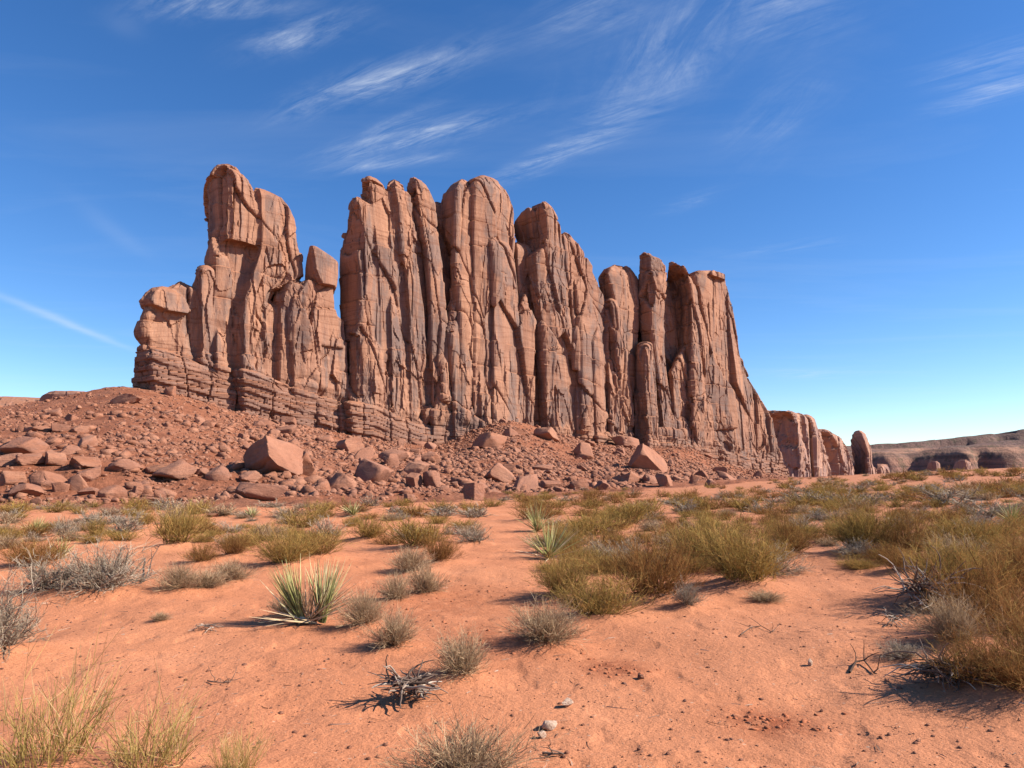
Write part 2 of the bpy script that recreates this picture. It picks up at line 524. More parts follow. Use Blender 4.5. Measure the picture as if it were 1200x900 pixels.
# ------------------------------------------------------------------ ground heights
KEYS = {   # picture column -> (distance, height) samples along it
    -500: [(0, 0), (32, 0.3), (45, -1.0), (70, -.4), (80, 3.0), (120, 8), (190, 15), (260, 12), (420, 4), (700, 0)],
    -150: [(0, 0), (32, 0.1), (45, -1.2), (66, -.8), (76, 3.0), (115, 8), (190, 16.5), (240, 16), (420, 6), (700, 0)],
    0: [(0, 0), (30, 0), (43, -1.4), (64, -1.1), (75, 2.9), (110, 8.0), (150, 12.8), (190, 17.6), (225, 17.6), (420, 6), (700, 0)],
    140: [(0, 0), (30, 0), (43, -1.4), (65, -1.1), (76, 2.6), (110, 8.0), (150, 15.2), (192, 24.4), (215, 25), (420, 8), (700, 0)],
    200: [(0, 0), (30, 0), (43, -1.4), (66, -1.2), (80, 2.2), (110, 7.0), (150, 13.5), (198, 22.6), (220, 23), (420, 8), (700, 0)],
    300: [(0, 0), (32, 0.05), (46, -1.3), (68, -1.0), (90, 2.0), (130, 6.6), (170, 11.6), (210, 16.8), (235, 17), (420, 6), (700, 0)],
    380: [(0, 0), (34, 0.05), (48, -1.3), (70, -1.1), (95, 1.2), (140, 5.4), (180, 9.6), (220, 13.6), (245, 14), (420, 6), (700, 0)],
    450: [(0, 0), (36, 0.0), (50, -1.2), (72, -1.3), (100, .4), (150, 4.4), (190, 7.6), (230, 10.6), (255, 11), (420, 5), (700, 0)],
    520: [(0, 0), (38, -.05), (55, -1.2), (78, -1.3), (110, .3), (160, 3.6), (200, 6.0), (243, 9.2), (265, 9.5), (420, 4), (700, 0)],
    560: [(0, 0), (40, -.1), (58, -1.1), (85, -1.3), (120, .6), (170, 5.2), (210, 10.0), (247, 15.6), (270, 16), (420, 4), (700, 0)],
    595: [(0, 0), (42, -.1), (62, -1.0), (92, -1.3), (128, .6), (178, 6.4), (215, 12.6), (253, 20.2), (275, 20), (420, 4), (700, 0)],
    640: [(0, 0), (44, -.1), (65, -.9), (98, -1.3), (138, .6), (188, 5.6), (225, 10.6), (262, 16.0), (290, 16), (420, 4), (700, 0)],
    690: [(0, 0), (48, -.1), (70, -.8), (105, -1.3), (150, .4), (200, 4.6), (240, 8.4), (270, 11.6), (300, 12), (420, 3), (700, 0)],
    750: [(0, 0), (50, 0), (75, -.7), (115, -1.2), (160, .4), (215, 4.4), (255, 7.8), (284, 10.6), (310, 11), (430, 3), (700, 0)],
    805: [(0, 0), (50, .1), (80, -.5), (130, -1.2), (185, -.3), (235, 3.6), (272, 8.4), (297, 12.4), (320, 12), (440, 2), (700, 0)],
    850: [(0, 0), (50, .2), (85, -.3), (140, -1.0), (210, -1.4), (260, -.6), (290, 1.6), (310, 3.8), (330, 3.5), (440, 0), (700, -1)],
    920: [(0, 0), (30, .2), (60, .3), (100, -.1), (170, -.8), (240, -1.6), (330, -2.4), (420, -3), (700, -2)],
    1000: [(0, 0), (30, .35), (60, .7), (110, .6), (170, .3), (240, -.4), (330, -1.6), (420, -2.6), (700, -2)],
    1100: [(0, 0), (30, .5), (60, 1.1), (110, 1.4), (170, 1.3), (240, .6), (330, -.5), (420, -2), (700, -2)],
    1200: [(0, 0), (30, .65), (60, 1.4), (100, 1.95), (170, 1.8), (240, 1.2), (330, .2), (420, -1), (700, -2)],
    1600: [(0, 0), (30, .8), (60, 1.6), (100, 2.1), (170, 1.9), (240, 1.4), (330, .6), (420, 0), (700, -1)],
}
for _k in KEYS:                      # beyond 140 m the slope keeps to the wall line
    _r = far_scale(_k)
    KEYS[_k] = [(a, b) if a < 140 else (a * (1 + (_r - 1) * min(1, (a - 100) / 100)), (b - EYE) * (1 + (_r - 1) * min(1, (a - 100) / 100)) + EYE) for a, b in KEYS[_k]]
KPX = np.array(sorted(KEYS))
LOGY = np.linspace(math.log(2.0), math.log(900.0), 260)
_tab = np.stack([np.interp(np.exp(LOGY), [a for a, b in KEYS[k]], [b for a, b in KEYS[k]]) for k in KPX])
PXG = np.arange(-500, 1601, 10.0)
_tab = np.stack([np.interp(PXG, KPX, _tab[:, j]) for j in range(len(LOGY))], 1)
for _ in range(2):
    _tab = (_tab + np.vstack([_tab[:1], _tab[:-1]]) + np.vstack([_tab[1:], _tab[-1:]])) / 3
    _tab = (_tab + np.hstack([_tab[:, :1], _tab[:, :-1]]) + np.hstack([_tab[:, 1:], _tab[:, -1:]])) / 3

MOUNDS = []     # (x, y, radius, height): sand heaped round the feet of the shrubs


def base_h(X, Y):
    X = np.asarray(X, float); Y = np.asarray(Y, float)
    Yc = np.clip(Y, 2.0, 899.0)
    px = np.clip(600 + F_PX * X / Yc, -500, 1599.0)
    gi = (px + 500) / 10.0
    gj = (np.log(Yc) - LOGY[0]) / (LOGY[1] - LOGY[0])
    i = np.clip(gi.astype(int), 0, len(PXG) - 2); j = np.clip(gj.astype(int), 0, len(LOGY) - 2)
    fi = gi - i; fj = gj - j
    z = (_tab[i, j] * (1 - fi) * (1 - fj) + _tab[i + 1, j] * fi * (1 - fj) + _tab[i, j + 1] * (1 - fi) * fj + _tab[i + 1, j + 1] * fi * fj)
    return z * sstep(Y, 1.0, 6.0)


def talus_w(X, Y):
    """1 on the reddish earth below the cliff, 0 on the blown sand"""
    px = np.clip(600 + F_PX * X / np.maximum(Y, 1), -500, 1600)
    y0 = np.interp(px, [-500, 0, 300, 520, 640, 750, 850, 930, 1000, 1600], [34, 34, 38, 46, 60, 78, 110, 190, 300, 400])
    n = fbm(np.stack([X * 0.09, Y * 0.09, 0 * X], -1), 3, 5)
    return sstep(Y / y0 + 0.18 * n, 0.95, 1.12)


def ground_h(X, Y):
    X = np.asarray(X, float); Y = np.asarray(Y, float)
    shp = X.shape
    X = X.ravel(); Y = Y.ravel()
    z = base_h(X, Y)
    r = np.hypot(X, Y)
    p = np.stack([X, Y, 0 * X], -1)
    tw = talus_w(X, Y)
    z = z + 0.10 * sstep(r, 2, 8) * fbm(p * 0.42, 3, 21) * (1 - tw)
    z = z + 0.024 * fbm(p * 2.1, 3, 31) * (1 - tw)
    z = z + np.where(r < 30, -0.014 * sstep(fbm(p * 3.3, 2, 36), 0.22, 0.5), 0) * (1 - tw)
    z = z + tw * (0.55 * fbm(p * 0.10, 4, 41) + 0.35 * fbm(p * 0.55, 3, 51))
    for (mx, my, mr, mh) in MOUNDS:
        d2 = ((X - mx) ** 2 + (Y - my) ** 2) / mr ** 2
        z = z + np.where(d2 < 6, mh * np.exp(-d2 * 1.3), 0)
    return z.reshape(shp)


_HY = np.exp(np.linspace(math.log(2.2), math.log(400), 1500))


def hit(px, py):
    """where the sight line through a picture point first meets the ground"""
    r = ray(px, py)
    k = _HY / r[1]
    X = r[0] * k; Z = EYE + r[2] * k
    below = Z < ground_h(X, _HY)
    i = int(np.argmax(below)) if below.any() else len(_HY) - 1
    return float(X[i]), float(_HY[i])


# ------------------------------------------------------------------ cliffs: traced columns, merged, then weathered
def column(V, Fc, wall, rows, d, T=26.0, k_left=0.95, round_px=9.0, setback=4.0, foot=60, lean=0.0):
    """one rock column: rows of (picture y, left edge, ridge, right edge); d metres proud of the wall line"""
    rows = sorted(rows)
    y_top = rows[0][0]
    if foot:
        y, a, m, b = rows[-1]
        rows = rows + [(y + foot, a - 2, m, b + 2)]
    ys = [r[0] for r in rows]
    fine = sorted(set(ys) | set(np.arange(ys[0], ys[-1], 9.0).tolist()) | {y_top + 3, y_top + 6})
    A = np.array(rows, float)
    rings = []
    for y in fine:
        a, m, b = (float(np.interp(y, A[:, 0], A[:, i])) for i in (1, 2, 3))
        kk = min(max(1 - (y - y_top) / round_px, 0), 1)
        dd = d - setback * (1 - math.sqrt(max(1 - kk * kk, 0))) + lean * (y - y_top) / 100.0
        sc = float(wall.pt((a + b) / 2, y, dd)[1]) / F_PX
        wl, wr = (m - a) * sc, (b - m) * sc
        pl = wall.pt(a, y, dd - (k_left * wl * 1.55 + 0.35))
        pm = wall.pt(m, y, dd)
        pq = wall.pt(m + (b - m) * 0.5, y, dd - 0.05 * wr)
        pr = wall.pt(b, y, dd - (0.16 * wr + 0.35))
        rc = ray((a + b) / 2, y)[:2]
        rc = rc / np.hypot(*rc)
        mid = (pl + pr) / 2
        bl = pl + (mid - pl) * 0.10; br = pr + (mid - pr) * 0.10
        t = T * (1 - 0.25 * kk)
        bl = bl + np.array([rc[0] * t, rc[1] * t, 0]); br = br + np.array([rc[0] * t, rc[1] * t, 0])
        ztop = pm[2]
        ring = [pl, pm, pq, pr, br, bl]
        for q in ring:
            q[2] = ztop
        rings.append(ring)
    base = len(V)
    for ring in rings:
        V.extend(ring)
    n = 6
    for r in range(len(rings) - 1):
        for i in range(n):
            j = (i + 1) % n
            Fc.append((base + r * n + i, base + (r + 1) * n + i, base + (r + 1) * n + j, base + r * n + j))
    Fc.append(tuple(base + i for i in range(n)))
    e = base + (len(rings) - 1) * n
    Fc.append(tuple(e + i for i in reversed(range(n))))


def merge(V, Fc, voxel):
    me = bpy.data.meshes.new('tmp')
    me.from_pydata([tuple(v) for v in V], [], Fc)
    bm = bmesh.new(); bm.from_mesh(me)
    bmesh.ops.recalc_face_normals(bm, faces=bm.faces)
    bm.to_mesh(me); bm.free()
    ob = bpy.data.objects.new('tmp', me); COL.objects.link(ob)
    md = ob.modifiers.new('r', 'REMESH'); md.mode = 'VOXEL'; md.voxel_size = voxel; md.adaptivity = 0.0
    bpy.context.view_layer.update()
    dg = bpy.context.evaluated_depsgraph_get()
    out = bpy.data.meshes.new_from_object(ob.evaluated_get(dg))
    bpy.data.objects.remove(ob); bpy.data.meshes.remove(me)
    return out


_ZB = ([-20, 0, 30, 60, 85, 120, 150, 185, 220, 260], [38, 36, 29, 23, 17.0, 13.5, 15.5, 13.5, 11.5, 8])


def weather(me, wall, seed=0, amp=1.0, strat=_ZB, foot_w=1.0, broken=1.0):
    """flakes, joints, flutes and bedding of the cliff"""
    P = co_of(me); N = no_of(me)
    rel = P[:, :2] - wall.a
    u = rel @ wall.u; t = rel @ wall.n; z = P[:, 2]
    zs = z - np.interp(u, strat[0], strat[1]) + 1.2 * fbm(np.stack([u / 14, t / 14, 0 * u], -1), 2, seed + 3)
    up = sstep(zs, -0.5, 3.5)
    uw = u + 1.3 * fbm(np.stack([u / 9, t / 9, z / 26], -1), 3, seed + 11)
    tw = t + 1.5 * fbm(np.stack([u / 9, t / 9, z / 30], -1), 2, seed + 12)
    disp = np.zeros(len(P))
    rg = sstep(fbm(np.stack([u / 20, t / 20, z / 30], -1), 3, seed + 55), 0.0, 0.25)      # broken ground between smooth slabs
    rg = np.clip(rg + 0.5 * sstep(-zs, -26, -6), 0, 1)
    f1, f2, c, g = worley(np.stack([uw / 16.0, tw / 16, z / 36 + 0.03 * uw], -1), seed + 20, tilt=True)
    disp += up * ((c - 0.5) * 1.6 + 2.6 * g - 0.7 * np.exp(-(f2 - f1) / 0.016))
    f1, f2, c, g = worley(np.stack([uw / 6.5, tw / 7, z / 13.0 + 0.03 * uw], -1), seed + 30, tilt=True)
    disp += up * (0.25 + 0.75 * rg * broken) * ((c - 0.5) * 1.4 + 1.2 * g)
    f1, f2, c, g = worley(np.stack([u / 2.0, t / 2.4, z / 6.0 + 0.2 * u], -1), seed + 40, tilt=True)
    disp += broken * up * rg * ((c - 0.5) * 0.8 + 0.5 * g)
    f1, f2, c, g = worley(np.stack([uw / 2.6, tw / 4, z / 19 + 0.10 * u], -1), seed + 45, tilt=True)
    low = sstep(fbm(np.stack([u / 18, t / 18, z / 24], -1), 2, seed + 46) + 0.35 * (1 - sstep(zs, 14, 45)), 0.05, 0.3)
    disp += broken * up * low * ((c - 0.5) * 1.2 + 1.0 * g)
    fl = fbm(np.stack([uw / 5.0, tw / 5.0, z / 70], -1), 3, seed + 50)
    disp += up * (-0.8 * np.maximum(0, 0.022 - np.abs(fl)) / 0.022) * sstep(fbm(np.stack([u / 15, t / 15, z / 22], -1), 2, seed + 51), -0.1, 0.2)
    # bedding in the layered foot
    q = zs / 1.35 + 0.5 * fbm(np.stack([0 * u, 0 * t, zs / 3.0], -1), 2, seed + 65) + 0.25 * fbm(np.stack([u / 8, t / 8, z / 3], -1), 2, seed + 60)
    li = np.floor(q); fr = q - li
    lh = _hash((li.astype(np.int64) & 0xffffffff).astype(np.uint32), np.zeros(len(P), np.uint32), np.zeros(len(P), np.uint32), seed + 61)
    f1, f2, c = worley(np.stack([u / (3.5 + 8 * lh) + li * 3.7, t / 5, li + 0.5], -1), seed + 62)
    f1b, f2b, cb = worley(np.stack([uw / 8.0, tw / 9, z / 60], -1), seed + 63)
    lt = _hash((li.astype(np.int64) & 0xffffffff).astype(np.uint32), np.ones(len(P), np.uint32), np.zeros(len(P), np.uint32), seed + 64)
    foot = (lh - 0.5) * 1.0 + (c - 0.5) * 0.8 * lt - (0.2 + 0.5 * lt) * np.exp(-fr * 14) - 0.3 * lt * np.exp(-(f2 - f1) / 0.015) + (cb - 0.5) * 1.2 \
        - 0.9 * np.exp(-(f2b - f1b) / 0.02)
    disp += (1 - up) * foot * foot_w
    # fainter ledges through the tall wall
    q2 = (z + 0.06 * u) / 9.0 + 0.4 * fbm(np.stack([u / 30, t / 30, z / 30], -1), 2, seed + 70)
    fr2 = q2 - np.floor(q2)
    gate = sstep(fbm(np.stack([u / 12, t / 12, np.floor(q2) * 3.1], -1), 2, seed + 71), 0.0, 0.3)
    disp += up * gate * (-0.6 * np.exp(-fr2 * 14) + 0.45 * np.exp(-(1 - fr2) * 5))
    disp += 0.4 * fbm(P / 9.0, 2, seed + 80) + (0.06 + 0.14 * rg) * fbm(P / 1.8, 2, seed + 90)
    Nh = N.copy(); Nh[:, 2] *= 0.35
    P += Nh * (disp * amp)[:, None]
    me.vertices.foreach_set('co', P.astype(np.float32).ravel())
    a = me.attributes.new('strata', 'FLOAT', 'POINT')
    a.data.foreach_set('value', np.clip(0.5 + zs / 40.0, 0, 1).astype(np.float32))
    me.update()


def cliff_part(name, parent, wall, cols, mat, voxel=0.37, seed=0, amp=1.0, strat=_ZB, foot_w=1.0, broken=1.0, **props):
    V, Fc = [], []
    for c in cols:
        kw = c[2] if len(c) > 2 else {}
        if name == 'fluted_wall' and c[1] > 2:          # the pillars stand nearly flush with one another
            c = (c[0], 4.2 + (c[1] - 4.2) * 0.65) + tuple(c[2:])
        if kw.get('T', 26) <= 14 and kw.get('foot', 60) and len(c[0]) <= 4 and 'keep' not in kw:
            y0, xa, xm, xb = c[0][0]
            wd = xb - xa
            tip = xa + wd * (0.25 + 0.6 * ((y0 * 7.7 + xa * 3.1) % 1.0))
            c = (c[0], 5.0 + (c[1] - 5.0) * 0.45, kw)
            c = ([(y0 - wd * 1.1, tip - 1, tip, tip + 1), (y0 - wd * 0.3, xa + (tip - xa) * 0.35, xm + (tip - xm) * 0.3, xb - (xb - tip) * 0.35)] + list(c[0]), c[1], dict(kw, round_px=wd * 1.4, setback=4.5))
        column(V, Fc, wall, *c[:2], **{k: v for k, v in (c[2] if len(c) > 2 else {}).items() if k != "keep"})
    me = merge(V, Fc, voxel)
    weather(me, wall, seed, amp, strat, foot_w, broken)
    loc = Vector(parent.location) if parent is not None else Vector((0, 0, 0))
    if parent is None:                      # a thing of one mesh: origin at its foot
        P = co_of(me); loc = Vector((P[:, 0].mean(), P[:, 1].mean(), P[:, 2].min()))
    me.transform(Matrix.Translation(-loc))
    me.materials.clear(); me.materials.append(mat)
    me.name = name
    return link(name, me, parent, loc if parent is None else (0, 0, 0), **props)


butte = link('sandstone_butte', None, None, (0.0, 262.0, 0.0),
             label='huge red sandstone butte of fluted pillars standing over the rubble slope', category='butte')

tower = [
    ([(194, 258, 264, 275), (198, 252, 266, 286), (203, 247, 267, 292), (212, 243.5, 267.5, 297), (230, 242.5, 268, 302), (255, 242, 268, 305), (268, 242, 266, 303), (280, 246, 268, 300)], 5.6, dict(foot=0, round_px=12)),
    ([(262, 243, 257, 300), (285, 242, 255, 300), (310, 242, 254, 296), (340, 242, 252, 282), (480, 242, 252, 276)], 3.0),
    ([(219, 300.5, 303, 318), (222, 299, 304, 329), (230, 299, 306, 336), (245, 300, 306, 345), (265, 303, 307, 350), (290, 300, 306, 356), (310, 292, 300, 357), (335, 277, 290, 318), (360, 271, 284, 308), (385, 269, 282, 314), (430, 269, 282, 319), (480, 270, 285, 318)], 4.8),
    ([(328, 335, 345, 372), (335, 327, 340, 386), (345, 322, 334, 393), (358, 320, 332, 394), (363, 320, 331, 405), (400, 318, 330, 407), (500, 316, 325, 409)], 4.0, dict(round_px=6)),
    ([(331, 203, 208, 214), (337, 190, 202, 258), (346, 176, 182, 262), (365, 170, 174, 265), (385, 164, 168, 268), (410, 160, 166, 272), (440, 159, 176, 272), (500, 158, 178, 274)], 2.5, dict(round_px=5)),
    ([(335, 182, 190, 203), (341, 172, 182, 216), (350, 168, 178, 223), (356, 169, 180, 224), (364, 186, 200, 221)], 5.0, dict(foot=0, T=14, round_px=7)),
    ([(311, 236, 240, 247), (318, 232, 238, 249), (330, 227, 236, 251), (450, 226, 238, 252)], 3.8, dict(round_px=6)),
    ([(329, 207, 210, 213), (345, 200, 207, 222), (400, 200, 208, 222)], 2.0, dict(round_px=4, foot=20)),
    ([(327, 357, 361, 391), (336, 350, 356, 392.5), (350, 340, 346, 393.5), (370, 332, 340, 400)], 5.0, dict(T=16, round_px=2, setback=0.4, keep=1, foot=30)),
    ([(352, 296, 305, 332), (500, 288, 305, 332)], 2.6, dict(T=20)),
    ([(318, 300, 303, 365), (340, 236, 240, 374), (420, 180, 190, 405), (500, 175, 190, 405)], -4.0, dict(T=22)),
    # flakes and hollows on the shoulder
    ([(372, 340, 344, 374), (420, 338, 344, 372), (470, 338, 346, 370)], 5.8, dict(T=12, round_px=4)),
    ([(345, 283, 288, 304), (370, 276, 285, 300), (420, 276, 286, 301)], 8.0, dict(T=12, round_px=8)),
    ([(400, 250, 254, 268), (450, 250, 255, 268)], 4.6, dict(T=10, round_px=8)),
]
block = [([(287, 363, 366, 371), (291, 362, 367, 381), (296, 361, 368, 391), (300, 360, 369, 396), (315, 358, 371, 396), (325, 358, 375, 395), (332, 360, 379, 394)], 6.4, dict(foot=0, T=12, round_px=1, setback=0.1, k_left=0.9))]
main = [
    ([(229, 413, 418, 427), (234, 410, 420, 435), (242, 409, 422, 437), (258, 409, 424, 437), (270, 404, 427, 437), (300, 402.5, 428, 438), (320, 402, 430, 440), (345, 402, 428, 442), (362, 403, 426, 444), (380, 405, 422, 446), (500, 407, 418, 448)], 5.0),
    ([(207, 429, 433, 443), (211, 427, 433, 451), (220, 426, 434, 455), (240, 427, 437, 456), (300, 437, 443, 461), (350, 440, 446, 469), (480, 440, 446, 472)], 3.6, dict(round_px=7)),
    ([(209, 457, 462, 470), (213, 455, 463, 477), (222, 454.5, 464, 481), (240, 459, 467, 483), (290, 460, 471, 487), (320, 466, 477, 491), (370, 470, 481, 499), (500, 470, 482, 502)], 4.6, dict(round_px=7)),
    ([(206, 482, 484, 489), (211, 480, 485, 499), (220, 480, 487, 505), (232, 481, 490, 510), (260, 488, 495, 511), (290, 497, 501, 514), (330, 500, 504, 518), (380, 502, 506, 523), (500, 502, 508, 526)], 4.8, dict(round_px=6)),
    ([(236, 509, 511, 540), (330, 510, 513, 540), (480, 508, 514, 545)], -2.5, dict(round_px=3)),
    ([(209, 536, 541, 550), (213, 528, 538, 552), (222, 520, 536, 552), (235, 516, 535, 552), (260, 520, 534, 552), (290, 528, 533.5, 550), (330, 530, 535, 549), (360, 530, 538, 552), (500, 528, 540, 556)], 5.4, dict(round_px=14)),
    ([(207, 560, 566, 583), (211, 553, 559, 591), (218, 551, 557, 597), (230, 551, 556, 600), (260, 551, 555, 601), (290, 551, 555, 602), (330, 551, 556, 606), (370, 548, 556, 608), (500, 546, 556, 612)], 6.0, dict(round_px=14)),
    ([(277, 572, 575, 597), (300, 573, 578, 604), (340, 568, 580, 606), (390, 566, 579, 610), (500, 563, 579, 612)], 8.2, dict(T=14, round_px=12)),
    ([(234, 622, 635, 641), (239, 611, 638, 646), (247, 603, 640, 651), (260, 605, 641, 656), (275, 607, 642, 658), (288, 609, 640, 660), (300, 614, 628, 662), (340, 624, 631, 664), (400, 630, 638, 668), (500, 632, 642, 672)], 6.6, dict(round_px=12)),
    ([(284, 602, 606, 632), (400, 604, 610, 636), (500, 604, 612, 640)], 0.5),
    ([(360, 606, 610, 622), (420, 604, 611, 624), (520, 604, 612, 626)], 4.2, dict(T=12)),
    ([(272, 655, 660, 665), (280, 655, 661, 675), (292, 656, 662, 685), (307, 658, 663, 694), (322, 660, 665, 701), (336, 662, 668, 708), (350, 664, 670, 710), (400, 668, 674, 711), (540, 670, 678, 714)], 4.6, dict(round_px=10)),
    ([(335, 672, 675, 690), (400, 674, 680, 693), (500, 676, 682, 696)], 6.4, dict(T=12)),
    ([(309, 718, 724, 738), (313, 708, 716, 746), (322, 703, 712, 752), (335, 706, 716, 752), (360, 710, 722, 749), (400, 712, 728, 746), (450, 714, 730, 744), (540, 712, 728, 742)], 1.6, dict(round_px=14)),
    ([(350, 711, 715, 720), (358, 709, 718, 723), (375, 709, 720, 726), (400, 710, 722, 730), (430, 712, 724, 733), (480, 714, 730, 740), (540, 714, 728, 740)], 5.0, dict(T=14)),
    ([(217, 433, 438, 474), (240, 434, 440, 486), (300, 436, 441, 500), (400, 436, 442, 505)], 2.6, dict(T=22, setback=2.5, round_px=5)),
    ([(220, 532, 538, 590), (300, 532, 538, 602), (420, 530, 538, 606)], 4.4, dict(T=22, setback=2.5, round_px=5)),
    ([(260, 430, 434, 640), (330, 430, 434, 690), (400, 410, 415, 740), (540, 405, 415, 742)], -4.0, dict(T=20)),
    ([(385, 409, 416, 500), (400, 407, 416, 516), (470, 406, 418, 530), (545, 405, 420, 540)], 3.6, dict(T=20, setback=3)),
    ([(330, 536, 540, 600), (400, 516, 522, 604), (545, 510, 520, 604)], 3.9, dict(T=20, setback=3)),
    ([(395, 640, 646, 706), (545, 630, 642, 712)], 4.0, dict(T=20, setback=3)),
    # slabs that have spalled from the lower wall
    ([(405, 418, 424, 446), (450, 414, 426, 450), (480, 416, 430, 452)], 7.0, dict(T=12, round_px=5)),
    ([(425, 512, 517, 522), (445, 510, 519, 524)], 6.0, dict(T=8, foot=25, round_px=5)),
    ([(360, 452, 458, 470), (430, 452, 460, 478), (500, 452, 462, 480)], 6.2, dict(T=12, round_px=5)),
    ([(390, 524, 529, 548), (450, 524, 532, 552), (520, 524, 534, 552)], 6.6, dict(T=12)),
    ([(330, 534, 538, 548), (380, 532, 540, 552), (450, 530, 541, 552)], 7.2, dict(T=12)),
    ([(443, 554, 562, 570), (470, 553, 564, 574), (500, 553, 565, 574)], 9.5, dict(T=12, round_px=6)),
    ([(400, 588, 592, 606), (450, 586, 593, 607), (500, 584, 594, 607)], 9.4, dict(T=10)),
    ([(420, 640, 648, 664), (480, 636, 648, 664), (520, 636, 650, 664)], 9.0, dict(T=12)),
    ([(456, 676, 681, 690), (480, 676, 684, 694), (530, 672, 686, 698)], 8.0, dict(T=12, round_px=6)),
    ([(400, 688, 694, 708), (440, 684, 696, 708), (520, 684, 700, 710)], 7.0, dict(T=12)),
    ([(440, 704, 714, 722), (480, 704, 716, 728), (540, 704, 718, 730)], 7.6, dict(T=12)),
]
right = [
    ([(296, 752, 754, 765), (300, 752, 761, 773), (306, 752, 762, 779), (340, 752, 763, 778), (380, 751, 764, 776), (420, 750, 768, 778), (470, 748, 775, 786), (500, 747, 778, 790), (535, 747, 780, 792)], 6.6, dict(round_px=4, setback=1.5)),
    ([(305, 782, 786, 792), (311, 781, 797, 800), (322, 781, 806, 809), (340, 781, 810, 817), (380, 783, 811, 820), (436, 788, 811, 821), (540, 792, 812, 822)], 7.0, dict(k_left=1.15, round_px=5)),
    ([(436, 784, 787, 813), (445, 782, 788, 814), (540, 780, 788, 816)], 4.6, dict(T=14, round_px=3)),
    ([(440, 786, 789, 793), (470, 784, 790, 798), (540, 782, 792, 800)], 6.4, dict(T=10, round_px=3)),
    ([(316, 829, 834, 849), (319, 810, 817, 850), (324, 806, 815, 851), (335, 806, 815, 853), (367, 808, 815, 861), (400, 810, 816, 866), (425, 811, 817, 877), (455, 812, 818, 890), (485, 813, 820, 901), (520, 815, 822, 911), (548, 818, 825, 921), (575, 818, 825, 928)], 5.4, dict(round_px=4, setback=1.5, foot=20)),
    ([(402, 752, 756, 759), (420, 748, 756, 762), (460, 746, 757, 767), (500, 745, 760, 771), (545, 745, 760, 772)], 10.0, dict(T=12)),
    ([(380, 738, 741, 762), (540, 736, 741, 764)], -7.0, dict(T=18)),
    ([(330, 756, 760, 800), (400, 756, 760, 845), (540, 752, 760, 880)], -3.0, dict(T=18)),
    ([(316, 832, 836, 849), (318.5, 830, 834, 850)], 7.0, dict(T=14, foot=0, round_px=2, setback=0.5)),
]
foot = [
    ([(409, 159, 176, 200), (425, 158, 178, 250), (440, 157, 180, 300), (456, 156, 182, 360), (500, 155, 184, 380), (540, 154, 184, 390)], 6.6, dict(T=20, setback=1.5, round_px=5)),
    ([(432, 268, 284, 296), (452, 270, 286, 350), (466, 270, 287, 402), (486, 270, 288, 450), (540, 270, 288, 460)], 7.6, dict(T=16, setback=1.5, round_px=5)),
    ([(470, 404, 410, 436), (486, 406, 412, 476), (502, 408, 414, 540), (516, 410, 414, 556), (550, 410, 414, 560)], 7.0, dict(T=16, setback=1.5, round_px=5)),
    ([(505, 690, 700, 742), (560, 688, 700, 744)], 7.0, dict(T=16, setback=1, round_px=5, keep=1)),
    ([(500, 762, 772, 812), (560, 760, 772, 814)], 8.6, dict(T=16, setback=1, round_px=5, keep=1)),
    ([(515, 812, 822, 850), (535, 812, 822, 890), (550, 812, 822, 922), (585, 810, 820, 930)], 7.0, dict(T=16, setback=1, round_px=5)),
]
cliff_part('rock_tower', butte, BUTTE, tower, M_ROCK, seed=107, broken=0.45)
cliff_part('perched_block', butte, BUTTE, block, M_ROCK, seed=200, amp=0.12, voxel=0.3)
cliff_part('fluted_wall', butte, BUTTE, main, M_ROCK, seed=300, broken=0.7)
cliff_part('buttress', butte, BUTTE, right, M_ROCK, seed=400, broken=0.6)
cliff_part('layered_foot', butte, BUTTE, foot, M_ROCK, seed=500, foot_w=1.15)
print('butte', time.time() - T0)

_ZR = ([-50, 300], [-30, -30])
low_cliff = [
    ([(490, 893, 900, 940), (500, 893, 900, 962), (515, 893, 900, 985), (570, 893, 900, 1000)], -14.0, dict(T=40)),
    ([(480, 897, 922, 929), (484, 894, 929, 940), (490, 893, 933, 944), (520, 896, 937, 946), (570, 896, 939, 950)], 8.0, dict(T=60, setback=3, round_px=5, k_left=0.6)),
    ([(486, 936, 944, 949), (492, 938, 950, 952), (510, 943, 953, 960), (570, 946, 956, 976)], 7.0, dict(T=60)),
    ([(503, 954, 965, 969), (511, 957, 979, 984), (525, 959, 985, 990), (545, 963, 990, 998), (570, 966, 993, 1003)], 6.0, dict(T=50, k_left=0.5)),
]
spire = [([(504, 1001, 1006, 1010), (508, 997.5, 1010, 1014), (520, 997, 1014, 1018.5), (533, 999, 1017, 1021), (543, 1004, 1017, 1020), (549, 1000, 1018, 1026), (565, 998, 1018, 1030)], 8.0, dict(keep=1, T=12, k_left=1.1, round_px=7)),
         ([(544, 1028, 1033, 1040), (560, 1024, 1033, 1044)], 6.0, dict(T=12, k_left=.6, keep=1))]
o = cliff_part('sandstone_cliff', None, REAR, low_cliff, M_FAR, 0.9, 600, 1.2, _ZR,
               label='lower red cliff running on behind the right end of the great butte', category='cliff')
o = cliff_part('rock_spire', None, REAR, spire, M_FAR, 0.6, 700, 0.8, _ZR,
               label='dark knob-headed rock spire standing alone right of the lower cliff', category='rock spire')
FARW = Wall((250, 640.0), (500, 700.0))
